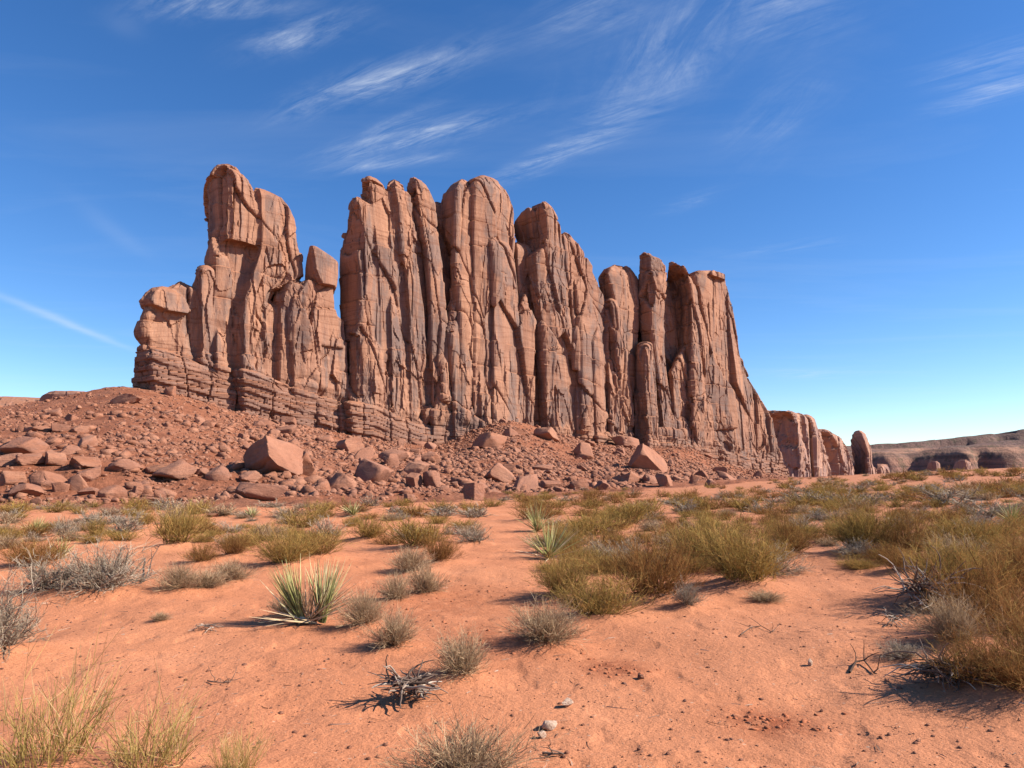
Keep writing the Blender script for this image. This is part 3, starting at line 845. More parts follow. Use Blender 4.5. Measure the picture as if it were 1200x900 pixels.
for rows, lab in (
        ([([(540.5, 1090, 1096, 1098), (543, 1087, 1097, 1101), (552, 1085, 1098, 1102), (565, 1085, 1098, 1102)], 0.0, dict(T=9, k_left=.9, round_px=2, setback=1, keep=1))], 'small rounded rock knob below the shaded mesa, nearer the dark spire'),
        ([([(539, 1124, 1130, 1133), (542, 1120, 1132, 1136), (551, 1118, 1133, 1138), (565, 1118, 1133, 1138)], 0.0, dict(T=9, k_left=.9, round_px=2, setback=1, keep=1))], 'small squat rock knob below the shaded mesa, farther from the dark spire')):
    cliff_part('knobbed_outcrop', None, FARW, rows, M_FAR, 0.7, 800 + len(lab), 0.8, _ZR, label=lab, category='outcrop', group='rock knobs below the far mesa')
LEFTW = Wall((-700, 470.0), (-160, 520.0))
lm = [([(459, -260, -240, 60), (462, -280, -240, 92), (468, -300, -240, 110), (500, -300, -240, 200)], 0.0, dict(T=120, setback=2, round_px=3)),
      ([(463, -300, -280, 20), (480, -300, -280, 170), (505, -300, -280, 170)], 14.0, dict(T=60, setback=2, round_px=3)),
      ([(457.5, 58, 66, 96), (462, 48, 60, 150), (480, 40, 60, 170)], 6.0, dict(T=60, setback=1, round_px=2))]
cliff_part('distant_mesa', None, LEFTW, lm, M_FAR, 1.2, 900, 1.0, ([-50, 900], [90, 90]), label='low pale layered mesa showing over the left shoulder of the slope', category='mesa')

# ------------------------------------------------------------------ far hills on the right
def far_hills():
    pxs = np.arange(880, 1900, 1.6); Ys = np.exp(np.linspace(math.log(560), math.log(2600), 330))
    PX, YY = np.meshgrid(pxs, Ys, indexing='ij')
    X = (PX - 600) / F_PX * YY
    sky_y = np.interp(PX, [880, 1000, 1040, 1080, 1120, 1160, 1200, 1400, 1900], [526, 521, 518, 515.5, 511, 507, 503, 497, 505])
    Ht = (550 - sky_y) / F_PX * 1250.0
    p = np.stack([X.ravel() / 260, YY.ravel() / 260, 0 * X.ravel()], -1)
    n = fbm(p, 5, 61).reshape(X.shape)
    rdg = (1 - np.abs(fbm(p * 1.7, 4, 67).reshape(X.shape)) * 2)
    n2 = fbm(p * 4.0, 3, 63).reshape(X.shape)
    s0 = YY + 140 * n + 60 * n2 - 800
    Z = Ht * (0.36 * sstep(s0, 0, 16) + 0.30 * np.clip(s0 / 360, 0, 1) + 0.12 * sstep(s0, 200 + 60 * n2, 216 + 60 * n2) + 0.22 * sstep(s0, 380, 402)) - 5
    hump = np.sqrt(np.clip(1 - (fbm(p * 6.0, 2, 71).reshape(X.shape) / 0.55) ** 2, 0, 1))
    Z = Z + 9 * hump * sstep(s0, 4, 50) * (1 - sstep(s0, 230, 330)) + 1.6 * n + 1.2 * n2
    Z = Z * (1 - sstep(YY, 1900, 2500)) - 6 * sstep(YY, 1900, 2500)
    V = np.stack([X, YY, Z], -1).reshape(-1, 3)
    a, b = X.shape
    i = np.arange(a * b).reshape(a, b)
    Fq = np.stack([i[:-1, :-1], i[1:, :-1], i[1:, 1:], i[:-1, 1:]], -1).reshape(-1, 4)
    m, t = new_mat('far_hill_rock')
    P = t.n('ShaderNodeTexCoord').outputs['Object']
    n1 = t.noise(t.scaled(P, (0.01, 0.01, 0.03)), 1, 6, 0.65)
    hz = t.n('ShaderNodeSeparateXYZ'); t.l(P, hz.inputs[0])
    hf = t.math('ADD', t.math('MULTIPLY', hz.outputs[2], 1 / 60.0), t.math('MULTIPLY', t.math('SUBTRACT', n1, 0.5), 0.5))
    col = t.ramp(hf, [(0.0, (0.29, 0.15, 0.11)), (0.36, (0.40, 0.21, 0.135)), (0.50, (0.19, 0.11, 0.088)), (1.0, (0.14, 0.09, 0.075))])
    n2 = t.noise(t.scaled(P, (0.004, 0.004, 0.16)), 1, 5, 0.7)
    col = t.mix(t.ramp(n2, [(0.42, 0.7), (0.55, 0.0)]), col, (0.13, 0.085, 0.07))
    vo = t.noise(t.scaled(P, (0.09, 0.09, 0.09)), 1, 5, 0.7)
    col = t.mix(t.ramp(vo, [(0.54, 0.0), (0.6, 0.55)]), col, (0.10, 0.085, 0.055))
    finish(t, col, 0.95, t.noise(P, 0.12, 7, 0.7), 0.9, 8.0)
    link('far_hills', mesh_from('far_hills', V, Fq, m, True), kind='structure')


far_hills()

# ------------------------------------------------------------------ shrubs: meshes of many thin bent stems
def icos(sub):
    bm = bmesh.new()
    bmesh.ops.create_icosphere(bm, subdivisions=sub, radius=1.0)
    V = np.array([v.co[:] for v in bm.verts]); Fi = np.array([[v.index for v in f.verts] for f in bm.faces])
    bm.free()
    return V, Fi


def ribbons(base, dirs, length, width, bend, tint, nseg=3, tip=0.15, rng=None, tintgrow=0.25):
    """flat tapering blades; base, dirs, bend (N,3); length, width, tint (N,)"""
    n = len(base)
    side = np.cross(dirs, rng.normal(size=(n, 3)))
    side /= np.linalg.norm(side, axis=1, keepdims=True) + 1e-9
    Vs, Ts = [], []
    for k in range(nseg + 1):
        s = k / nseg
        p = base + dirs * (length * s)[:, None] + bend * (length * s * s)[:, None]
        wd = (width * (1 - (1 - tip) * s) * 0.5)[:, None]
        Vs += [p - side * wd, p + side * wd]
        Ts += [tint + tintgrow * (s - 0.5)] * 2
    V = np.stack(Vs, 1).reshape(-1, 3); Tt = np.stack(Ts, 1).reshape(-1)
    m = 2 * (nseg + 1)
    b = (np.arange(n) * m)[:, None]
    Fs = [np.concatenate([b + 2 * k, b + 2 * k + 1, b + 2 * k + 3, b + 2 * k + 2], 1) for k in range(nseg)]
    return V, np.concatenate(Fs), Tt


def join(parts):
    V, Fq, Tt, o = [], [], [], 0
    for v, f, t in parts:
        V.append(v); Fq.append(f + o); Tt.append(t); o += len(v)
    return np.concatenate(V), np.concatenate(Fq), np.concatenate(Tt)


def dirs_in_cone(rng, n, lo, hi, power=1.0):
    ph = rng.uniform(0, 2 * math.pi, n)
    th = np.radians(lo + (hi - lo) * rng.uniform(0, 1, n) ** power)
    return np.stack([np.sin(th) * np.cos(ph), np.sin(th) * np.sin(ph), np.cos(th)], -1)


def unit(v):
    return v / (np.linalg.norm(v, axis=1, keepdims=True) + 1e-9)


def bush_arrays(kind, seed, lod):
    """unit shrub about 1 wide (x,y) and 1 tall before scaling; returns stems and foliage"""
    rng = np.random.default_rng(seed)
    P = dict(  # main stems, twigs per stem, twig levels, cone, spread of feet, curve up, twig length, widths
        straw=dict(n=430, tw=4, lo=0, hi=86, pw=0.75, foot=0.13, up=0.10, tl=0.30, ws=0.010, wt=0.0062),
        broom=dict(n=260, tw=9, lo=0, hi=74, pw=0.75, foot=0.24, up=0.24, tl=0.30, ws=0.008, wt=0.0052),
        rust=dict(n=270, tw=9, lo=0, hi=78, pw=0.75, foot=0.24, up=0.22, tl=0.28, ws=0.008, wt=0.0048),
        sage=dict(n=150, tw=12, lo=10, hi=86, pw=0.8, foot=0.2, up=0.14, tl=0.26, ws=0.014, wt=0.0075),
        grass=dict(n=210, tw=2, lo=0, hi=46, pw=0.8, foot=0.32, up=-0.10, tl=0.35, ws=0.0075, wt=0.0045),
    )[kind]
    n = int(P['n'] * lod)
    wmul = (1 / lod) ** 0.75
    ang = rng.uniform(0, 2 * math.pi, n); rr = P['foot'] * np.sqrt(rng.uniform(0, 1, n))
    base = np.stack([rr * np.cos(ang), rr * np.sin(ang), rng.uniform(-0.04, 0.03, n)], -1)
    d = dirs_in_cone(rng, n, P['lo'], P['hi'], P['pw'])
    d = unit(d + base * np.array([1.2, 1.2, 0]))
    lump = 0.74 + 0.42 * vnoise(d * 2.2 + seed * 3.1, seed) + 0.12 * vnoise(d * 5 + seed, seed + 1)
    L = 0.66 * np.clip(lump, 0.3, 1.15) * rng.uniform(0.72, 1.08, n)
    bend = rng.normal(size=(n, 3)) * 0.12 + np.array([0, 0, P['up']])
    tint = np.clip(rng.normal(0.42, 0.24, n) + 0.22 * vnoise(d * 3 + 9.0, seed + 5), 0, 1)
    st = ribbons(base, d, L, rng.uniform(0.8, 1.3, n) * P['ws'] * wmul, bend, tint * 0.6, 3, 0.35, rng)
    fol = []
    k = max(1, int(round(P['tw'])))
    idx = np.repeat(np.arange(n), k)
    s = rng.uniform(0.38, 1.0, len(idx))
    b2 = base[idx] + d[idx] * (L[idx] * s)[:, None] + bend[idx] * (L[idx] * s * s)[:, None]
    tang = unit(d[idx] + 2 * bend[idx] * s[:, None])
    d2 = unit(tang + rng.normal(size=(len(idx), 3)) * (0.55 if kind != 'sage' else 0.75) + np.array([0, 0, 0.18]))
    L2 = P['tl'] * rng.uniform(0.35, 1.0, len(idx)) * np.clip(lump[idx], .4, 1.2)
    t2 = np.clip(tint[idx] + rng.normal(0.08, 0.22, len(idx)), 0, 1)
    fol.append(ribbons(b2, d2, L2, rng.uniform(0.7, 1.3, len(idx)) * P['wt'] * wmul, rng.normal(size=(len(idx), 3)) * 0.14 + np.array([0, 0, 0.05]), t2, 2, 0.3, rng))
    if kind in ('broom', 'rust', 'straw', 'sage') and lod > 0.6:
        m = len(idx)
        s3 = rng.uniform(0.3, 0.9, m)
        b3 = b2 + d2 * (L2 * s3)[:, None]
        d3 = unit(d2 + rng.normal(size=(m, 3)) * 0.5 + np.array([0, 0, 0.2]))
        fol.append(ribbons(b3, d3, L2 * rng.uniform(0.3, 0.7, m), P['wt'] * 0.8 * wmul * np.ones(m), rng.normal(size=(m, 3)) * 0.1, np.clip(t2 + 0.12, 0, 1), 2, 0.3, rng))
    return st, join(fol)


KIND_MAT = {'straw': M_STRAW, 'broom': M_BROOM, 'rust': M_RUST, 'sage': M_SAGE, 'grass': M_GRASS}
_cache = {}


def bush_meshes(kind, variant, lod):
    key = (kind, variant, lod)
    if key not in _cache:
        st, fo = bush_arrays(kind, 1000 + 17 * variant + 131 * sorted(KIND_MAT).index(kind), lod)
        m = KIND_MAT[kind]
        if lod < 0.5:
            V, Fq, Tt = join([st, fo])
            _cache[key] = (None, mesh_from('foliage', V, Fq, m, False, {'tint': Tt}))
        else:
            _cache[key] = (mesh_from('stems', *st[:2], m, False, {'tint': st[2]}), mesh_from('foliage', *fo[:2], m, False, {'tint': fo[2]}))
    return _cache[key]


_spots = []


def shrub(name, kind, x, y, wid, hgt, label, cat, group=None, variant=0, rot=0.0, sink=0.02):
    dist = math.hypot(x, y)
    lod = 1.0 if dist < 15 else (0.6 if dist < 26 else (0.32 if dist < 48 else 0.16))
    st, fo = bush_meshes(kind, variant, lod)
    z = float(ground_h(x, y)) - sink * hgt
    if st is None:
        o = link(name, fo, None, (x, y, z), label=label, category=cat, group=group)
        o.scale = (wid, wid, hgt * 1.15); o.rotation_euler.z = rot
    else:
        o = link(name, None, None, (x, y, z), label=label, category=cat, group=group)
        o.scale = (wid, wid, hgt * 1.15); o.rotation_euler.z = rot
        link('stem', st, o)
        link('foliage', fo, o)
    return o


# (picture x, foot y, width px, height px, kind, name, label, category)
NEAR = [
    (48, 912, 150, 120, 'grass', 'grass_clump', 'yellow-green grass clump cut by the bottom left corner of the picture', 'grass clump'),
    (172, 912, 125, 92, 'grass', 'grass_clump', 'upright yellow-green grass clump just right of the one in the bottom left corner', 'grass clump'),
    (275, 918, 62, 62, 'grass', 'grass_clump', 'smallest clump of stiff straw grass at the bottom left edge', 'grass clump'),
    (545, 925, 140, 74, 'straw', 'dry_bush', 'fuzzy golden dry bush at the bottom edge below the twig stump', 'bush'),
    (-8, 772, 105, 92, 'sage', 'dead_shrub', 'grey dead shrub cut by the left edge, nearest of the grey shrubs', 'shrub'),
    (124, 697, 88, 56, 'sage', 'dead_shrub', 'wide grey dead shrub with bare twigs leaning right, beside the broken branch', 'shrub'),
    (58, 698, 78, 48, 'sage', 'dead_shrub', 'grey-brown dead shrub joined to the left of the wide leaning one', 'shrub'),
    (38, 668, 62, 40, 'rust', 'dry_bush', 'dusky tan bush behind the grey shrubs near the left edge', 'bush'),
    (541, 798, 70, 62, 'straw', 'dry_bush', 'round fuzzy tan bush right behind the twig stump', 'bush'),
    (460, 763, 56, 50, 'straw', 'dry_bush', 'round tan bush with a long shadow, just right of the big yucca', 'bush'),
    (641, 758, 82, 54, 'straw', 'dry_bush', 'fan-shaped brown bush alone on the sand in front of the shaded thicket', 'bush'),
    (426, 737, 48, 48, 'straw', 'dry_bush', 'thin greyish bush tight against the right side of the big yucca', 'bush'),
    (340, 727, 56, 38, 'straw', 'dry_bush', 'low tan bush behind the left leaves of the big yucca', 'bush'),
    (499, 700, 46, 42, 'straw', 'dry_bush', 'right half of the brown bush pair in the middle of the sand', 'bush'),
    (463, 706, 38, 36, 'straw', 'dry_bush', 'left half of the brown bush pair in the middle of the sand', 'bush'),
    (481, 673, 46, 34, 'straw', 'dry_bush', 'light tan bush just behind the brown bush pair', 'bush'),
    (516, 661, 42, 34, 'rust', 'dry_bush', 'round dark tan bush beside the olive clump, farther than the brown pair', 'bush'),
    (492, 645, 72, 40, 'broom', 'olive_shrub', 'spreading yellow-green shrub behind the round dark tan bush', 'shrub'),
    (556, 638, 40, 26, 'sage', 'dead_shrub', 'small grey shrub alone at the left side of the sandy lane', 'shrub'),
    (210, 696, 44, 36, 'straw', 'dry_bush', 'left tuft of the tan row with a dark foot, left of the yucca', 'bush'),
    (243, 693, 52, 28, 'straw', 'dry_bush', 'middle tuft of the tan row with a dark foot, left of the yucca', 'bush'),
    (272, 684, 46, 30, 'straw', 'dry_bush', 'right tuft of the tan row left of the yucca', 'bush'),
    (236, 661, 40, 24, 'rust', 'dry_bush', 'low rusty brown mat behind the tan row', 'bush'),
    (274, 652, 42, 28, 'rust', 'dry_bush', 'orange-brown tuft behind the right end of the tan row', 'bush'),
    (336, 664, 66, 42, 'broom', 'olive_shrub', 'broad olive shrub directly behind the big yucca', 'shrub'),
    (372, 655, 60, 38, 'broom', 'olive_shrub', 'olive shrub joined to the right of the one behind the big yucca', 'shrub'),
    (313, 637, 46, 26, 'straw', 'dry_bush', 'pale tan bush at the back left of the olive shrubs', 'bush'),
    (352, 622, 48, 28, 'broom', 'olive_shrub', 'green shrub on the sand crest under the big leaning boulder', 'shrub'),
    (432, 634, 46, 30, 'broom', 'olive_shrub', 'small green shrub alone between the olive shrubs and the yellow-green one', 'shrub'),
    (206, 643, 58, 52, 'broom', 'olive_shrub', 'tall shrub with olive foot and pale straw top on the left crest', 'shrub'),
    (203, 616, 40, 26, 'straw', 'dry_bush', 'pale straw bush showing over the tall olive-footed shrub', 'bush'),
    (74, 630, 28, 26, 'sage', 'dead_shrub', 'small round grey shrub on the left crest', 'shrub'),
    (112, 632, 30, 24, 'broom', 'olive_shrub', 'low dark olive tuft on the left crest beside the grey shrub', 'shrub'),
    (143, 628, 48, 28, 'sage', 'dead_shrub', 'pale grey shrub on the left crest between olive tufts', 'shrub'),
    (168, 618, 30, 22, 'broom', 'olive_shrub', 'yellow-olive tuft on the left crest behind the pale grey shrub', 'shrub'),
    (8, 646, 40, 22, 'straw', 'dry_bush', 'flat pale straw bush at the left edge on the crest', 'bush'),
    (187, 729, 24, 13, 'straw', 'dry_bush', 'tiny dry tuft alone on the open sand at the left', 'bush'),
    # right of the sandy lane
    (628, 612, 62, 28, 'rust', 'dry_bush', 'rust-orange bush at the far end of the sandy lane', 'bush'),
    (662, 650, 60, 40, 'broom', 'olive_shrub', 'dark-shadowed olive shrub round the pale yucca beside the lane', 'shrub'),
    (695, 632, 86, 38, 'broom', 'olive_shrub', 'wide green shrub behind the pale yucca', 'shrub'),
    (738, 617, 70, 30, 'broom', 'olive_shrub', 'green shrub behind the wide one, toward the big boulders', 'shrub'),
    (662, 702, 72, 52, 'broom', 'olive_shrub', 'ragged yellow-green shrub left of the tall brown-topped one', 'shrub'),
    (702, 728, 92, 56, 'broom', 'olive_shrub', 'dark thicket of olive stems over a deep shadow', 'shrub'),
    (766, 707, 104, 86, 'rust', 'dry_bush', 'tall round bush with a hazy brown top in the middle of the scrub', 'bush'),
    (826, 668, 92, 62, 'broom', 'olive_shrub', 'big olive shrub behind the tall brown-topped bush', 'shrub'),
    (872, 690, 98, 80, 'broom', 'olive_shrub', 'big orange-tinted olive shrub to the right of the brown-topped bush', 'shrub'),
    (925, 652, 56, 46, 'rust', 'dry_bush', 'rusty bush at the back right of the big orange-tinted shrub', 'bush'),
    (806, 716, 30, 34, 'sage', 'dead_shrub', 'sparse pale bush on the sand below the big olive shrubs', 'shrub'),
    (898, 708, 46, 16, 'straw', 'dry_bush', 'flat straw tuft on the open sand right of the olive shrubs', 'bush'),
    (1010, 650, 76, 58, 'broom', 'olive_shrub', 'olive shrub standing left of the wall of rusty brush', 'shrub'),
    (1062, 655, 72, 54, 'rust', 'dry_bush', 'rusty bush between the olive shrub and the wall of brush', 'bush'),
    (1057, 672, 40, 30, 'rust', 'dry_bush', 'small brown bush with thin stems above the dead brush heap', 'bush'),
    (1118, 706, 100, 84, 'broom', 'olive_shrub', 'olive-stemmed bush behind the dead brush heap on the right', 'shrub'),
    (1172, 752, 130, 132, 'rust', 'dry_bush', 'largest rust-brown bush, filling the right edge of the picture', 'bush'),
    (1150, 812, 92, 84, 'rust', 'dry_bush', 'rust-brown bush low at the right edge, over the dark shadow', 'bush'),
    (1120, 760, 70, 60, 'straw', 'dry_bush', 'straw-coloured tuft in front of the largest rust-brown bush', 'bush'),
    (1196, 700, 110, 104, 'rust', 'dry_bush', 'tall rust-brown bush at the right edge, behind the largest one', 'bush'),
    (1232, 668, 100, 80, 'rust', 'dry_bush', 'rust-brown bush cut by the right edge in front of the pale yucca', 'bush'),
    (1150, 716, 80, 70, 'rust', 'dry_bush', 'rust-brown bush between the olive-stemmed one and the right edge', 'bush'),
    (1200, 822, 96, 96, 'rust', 'dry_bush', 'rust-brown bush in the lower right, over the end of the dark shadow', 'bush'),
    (1236, 800, 120, 130, 'rust', 'dry_bush', 'rust-brown bush cut off by the right edge, nearest of the wall of brush', 'bush'),
    (1140, 648, 92, 56, 'broom', 'olive_shrub', 'olive bush at the back of the wall of brush', 'shrub'),
    (1060, 775, 44, 22, 'sage', 'dead_shrub', 'low grey dead bush lying left of the straw tuft', 'shrub'),
    (985, 592, 50, 20, 'sage', 'dead_shrub', 'grey bush on the flat below the lower red cliff', 'shrub'),
    (945, 590, 54, 20, 'sage', 'dead_shrub', 'grey bush left of its twin on the flat below the butte end', 'shrub'),
    (1115, 594, 70, 24, 'sage', 'dead_shrub', 'dark grey bush under the far shaded mesa', 'shrub'),
    (1160, 608, 60, 26, 'sage', 'dead_shrub', 'grey bush left of the pale yucca at the right edge', 'shrub'),
    (1102, 584, 16, 16, 'grass', 'grass_clump', 'small bright straw tuft beside the dark grey bush', 'grass clump'),
    (516, 607, 44, 13, 'sage', 'dead_shrub', 'flat dark grey shrub on the red flat below the rubble', 'shrub'),
    (415, 603, 44, 20, 'rust', 'dry_bush', 'orange-brown bush at the foot of the rubble, behind the small green shrub', 'bush'),
]
YUCCAS = [  # x, foot y, width px, height px, heads, label
    (366, 733, 96, 66, 2, 'large two-headed yucca with green sword leaves and a skirt of dead leaves on open sand'),
    (643, 656, 52, 46, 1, 'pale yucca with whitish leaf edges beside the sandy lane'),
    (630, 623, 56, 32, 1, 'low blue-green yucca at the far end of the sandy lane'),
    (1186, 615, 44, 28, 1, 'pale yucca near the right edge among grey bushes'),
    (42, 627, 34, 20, 1, 'yellowish yucca on the left crest, left of the round grey shrub'),
    (71, 655, 34, 24, 1, 'bright yellow-green yucca in front of the left crest'),
    (414, 606, 26, 18, 1, 'small yucca on the crest below the leaning boulders'),
    (296, 607, 26, 14, 1, 'small yucca on the crest right of the tall olive-footed shrub'),
    (541, 590, 1, 1, 0, ''),
]

_plan = []
for (px, py, wpx, hpx, kind, nm, lab, cat) in NEAR:
    py_ = py
    if py > 905:
        # the foot lies below the frame
        r = ray(px, py); k = -EYE / r[2]; x, y = float(r[0] * k), float(r[1] * k)
    else:
        x, y = hit(px, py_)
    sc = y / F_PX
    gr = 0.98
    hpx = hpx * (0.68 if px > 1080 and kind == 'rust' else 0.82 if px > 1080 and kind == 'broom' else 1.35 if kind == 'grass' else 1.0)
    _plan.append((x, y, wpx * sc * gr, hpx * sc * gr, kind, nm, lab, cat))
_yplan = []
for (px, py, wpx, hpx, heads, lab) in YUCCAS:
    if heads:
        x, y = hit(px, py)
        _yplan.append((x, y, wpx * y / F_PX, hpx * y / F_PX, heads, lab))
for (x, y, wd, hg, *_r) in _plan:
    MOUNDS.append((x, y, wd * 0.62, min(0.16 * hg, 0.14)))


# ------------------------------------------------------------------ ground sheet
DUG = ((720, 783, 40, 10, 90), (905, 847, 54, 14, 130), (600, 745, 90, 22, 60), (500, 705, 110, 24, 50), (640, 770, 60, 14, 25), (540, 690, 40, 12, 30))


def dampness(X, Y):
    out = np.zeros(len(X))
    for (px, py, sx, sy, m) in DUG:
        x, y = hit(px, py)
        rx = sx * 1.05 * y / F_PX
        ry = sy * 1.15 * y * y / (F_PX * EYE)
        out = np.maximum(out, min(1.0, m / 90) * np.exp(-((X - x) / rx) ** 2 - ((Y - y) / ry) ** 2))
    return out


def build_ground():
    th = np.concatenate([np.linspace(-180, -50, 60, endpoint=False), np.linspace(-50, 50, 860, endpoint=False), np.linspace(50, 180, 60)])
    th = np.radians(th)
    r = np.concatenate([[0.02, 0.5, 1.0], np.exp(np.linspace(math.log(1.5), math.log(40), 440, endpoint=False)),
                        np.exp(np.linspace(math.log(40), math.log(420), 330, endpoint=False)), np.exp(np.linspace(math.log(420), math.log(9000), 50))])
    TH, R = np.meshgrid(th, r, indexing='ij')
    X = np.sin(TH) * R; Y = np.cos(TH) * R
    Z = ground_h(X, Y)
    tw = np.maximum(talus_w(X.ravel(), Y.ravel()), 0)
    a, b = X.shape
    i = np.arange(a * b).reshape(a, b)
    Fq = np.stack([i[:-1, :-1], i[:-1, 1:], i[1:, 1:], i[1:, :-1]], -1).reshape(-1, 4)[:, ::-1]
    me = mesh_from('ground', np.stack([X, Y, Z], -1).reshape(-1, 3), Fq, M_GROUND, True, {'talus': tw, 'damp': dampness(X.ravel(), Y.ravel())})
    link('ground', me, kind='structure')


build_ground()
print('ground', time.time() - T0)

# ------------------------------------------------------------------ plants
for i, (x, y, wd, hg, kind, nm, lab, cat) in enumerate(_plan):
    shrub(nm, kind, x, y, wd, hg, lab, cat, None, i % 4, (i * 2.39) % 6.28)
    _spots.append((x, y, wd * 0.5))
for (x, y, wd, *_r) in _yplan:
    _spots.append((x, y, wd * 0.5))


def yucca(x, y, wid, hgt, heads, label, seed):
    rng = np.random.default_rng(seed)
    z = float(ground_h(x, y))
    o = link('yucca', None, None, (x, y, z), label=label, category='yucca')
    big = heads == 2
    far = y > 14
    L = hgt * 1.08
    wl = 0.023 if not far else 0.020 * (y / 14) ** 0.8
    centres = [(-0.30 * wid, 0.0, -0.42, 0), (0.22 * wid, 0.03, 0.10, 0)] if big else [(0, 0, 0, 0)]
    for (cx0, cy0, lean, _z) in centres:
        n = 85 if big else 60
        d = dirs_in_cone(rng, n, 2, 25 if big else 62, 0.75)
        d = unit(d + np.array([lean, 0.0, 0.0]))
        base = np.array([cx0 * 0.45, cy0, 0.03]) + rng.normal(size=(n, 3)) * np.array([.02, .02, .01])
        ll = L * rng.uniform(0.75, 1.04, n)
        v, f, t = ribbons(base, d, ll, rng.uniform(0.8, 1.2, n) * wl, rng.normal(size=(n, 3)) * 0.03, np.clip(rng.normal(0.42, 0.22, n), 0, 1), 4, 0.06, rng, 0.5)
        link('leaf_rosette', mesh_from('leaf_rosette', v, f, M_YUCCA, False, {'tint': t}), o)
    n = 74 if big else 24
    d = dirs_in_cone(rng, n, 40, 96, 1.0)
    if big:
        d[:34] = unit(d[:34] * 0.40 + np.array([0.72, -0.10, 0.52]))
        d[34:50] = unit(d[34:50] * 0.30 + np.array([-0.95, -0.25, 0.02]))
        d[50:] = dirs_in_cone(rng, n - 50, 5, 40)
    base = np.stack([rng.uniform(-0.06, 0.06, n), rng.uniform(-0.05, 0.05, n), rng.uniform(0.02, 0.07, n)], -1)
    if not big:
        base *= 0.5
    v, f, t = ribbons(base, d, L * rng.uniform(0.7, 1.05, n), rng.uniform(0.7, 1.1, n) * wl * 0.85, rng.normal(size=(n, 3)) * 0.07 - np.array([0, 0, .06]), np.clip(rng.normal(0.6, 0.25, n), 0, 1), 4, 0.1, rng, 0.2)
    link('dead_leaf_skirt', mesh_from('dead_leaf_skirt', v, f, M_YDEAD, False, {'tint': t}), o)


for i, a in enumerate(_yplan):
    yucca(*a, 50 + i)


def tubes(paths, nside=5):
    """list of (points (k,3), radii (k,), tint) -> mesh arrays"""
    V, Fq, Tt, o = [], [], [], 0
    for pts, rad, tint in paths:
        pts = np.asarray(pts, float)
        k = len(pts)
        tg = np.gradient(pts, axis=0); tg = unit(tg)
        a = unit(np.cross(tg, np.array([0.31, 0.17, 0.93]))); b = np.cross(tg, a)
        for j in range(k):
            for s in range(nside):
                an = 2 * math.pi * s / nside
                V.append(pts[j] + rad[j] * (a[j] * math.cos(an) + b[j] * math.sin(an)))
                Tt.append(tint)
        for j in range(k - 1):
            for s in range(nside):
                s2 = (s + 1) % nside
                Fq.append((o + j * nside + s, o + j * nside + s2, o + (j + 1) * nside + s2, o + (j + 1) * nside + s))
        o += k * nside
    return np.array(V), np.array(Fq), np.array(Tt)


def crooked(rng, p, d, L, r, n=5, wob=0.25, droop=0.0):
    pts = [np.array(p, float)]; d = np.array(d, float)
    for i in range(n):
        d = d + rng.normal(size=3) * wob + np.array([0, 0, -droop])
        d /= np.linalg.norm(d)
        pts.append(pts[-1] + d * L / n)
    return np.array(pts), r * np.linspace(1, 0.35, n + 1)


def twig_heap(name, px, py, wpx, hpx, n, label, cat, seed, rad=0.011, lo=25, hi=95):
    rng = np.random.default_rng(seed)
    x, y = hit(px, py)
    wd, hg = wpx * y / F_PX, hpx * y / F_PX
    paths = []
    for d in dirs_in_cone(rng, n, lo, hi, 0.8):
        L = wd * 0.5 * rng.uniform(0.45, 1.1)
        st = np.array([rng.normal() * wd * 0.10, rng.normal() * wd * 0.08, hg * rng.uniform(0.15, 0.5)])
        pts, rr = crooked(rng, st, d * np.array([1, 1, 0.75]), L, rad * rng.uniform(0.5, 1.2), 5, 0.22, 0.10)
        pts[:, 2] = np.maximum(pts[:, 2], 0.004)
        paths.append((pts, rr, float(np.clip(rng.normal(0.45, 0.28), 0, 1))))
    V, Fq, Tt = tubes(paths)
    link(name, mesh_from(name, V, Fq, M_WOOD, True, {'tint': Tt}), None, (x, y, float(ground_h(x, y))), label=label, category=cat)
    _spots.append((x, y, wd * 0.5))


twig_heap('twig_stump', 480, 822, 84, 44, 70, 'dead stump of tangled grey-brown roots in front of the round tan bush', 'stump', 11)
twig_heap('brush_heap', 1085, 716, 110, 58, 130, 'heap of dead dark branches and pale twigs left of the rust-brown bushes', 'brush heap', 12, 0.012, 15, 95)
twig_heap('brush_heap', 1110, 800, 110, 40, 130, 'flat dark tangle of twigs in the shadow at the lower right', 'brush heap', 13, 0.008, 50, 95)
twig_heap('brush_heap', 1050, 732, 50, 20, 26, 'small scatter of pale forked twigs on the sand left of the dead branches', 'brush heap', 14, 0.006, 55, 95)
twig_heap('brush_heap', 240, 739, 44, 12, 22, 'flat heap of dry grass stalks on the open sand left of the yucca', 'brush heap', 15, 0.005, 70, 95)


def branch(pxs, label, rad, seed, tint=0.3):
    rng = np.random.default_rng(seed)
    pts = []
    for (px, py, up) in pxs:
        x, y = hit(px, py)
        pts.append((x, y, float(ground_h(x, y)) + up))
    pts = np.array(pts); o0 = pts[0].copy()
    pts -= o0
    paths = [(pts, np.linspace(rad, rad * 0.5, len(pts)), tint)]
    for k in range(1, len(pts)):
        for _ in range(2):
            q, rr = crooked(rng, pts[k], rng.normal(size=3) * 0.5 + np.array([0.1, 0, 0.5]), 0.16, rad * 0.55, 4, 0.3)
            paths.append((q, rr, tint))
    V, Fq, Tt = tubes(paths)
    link('fallen_branch', mesh_from('fallen_branch', V, Fq, M_WOOD, True, {'tint': Tt}), None, tuple(o0), label=label, category='branch')


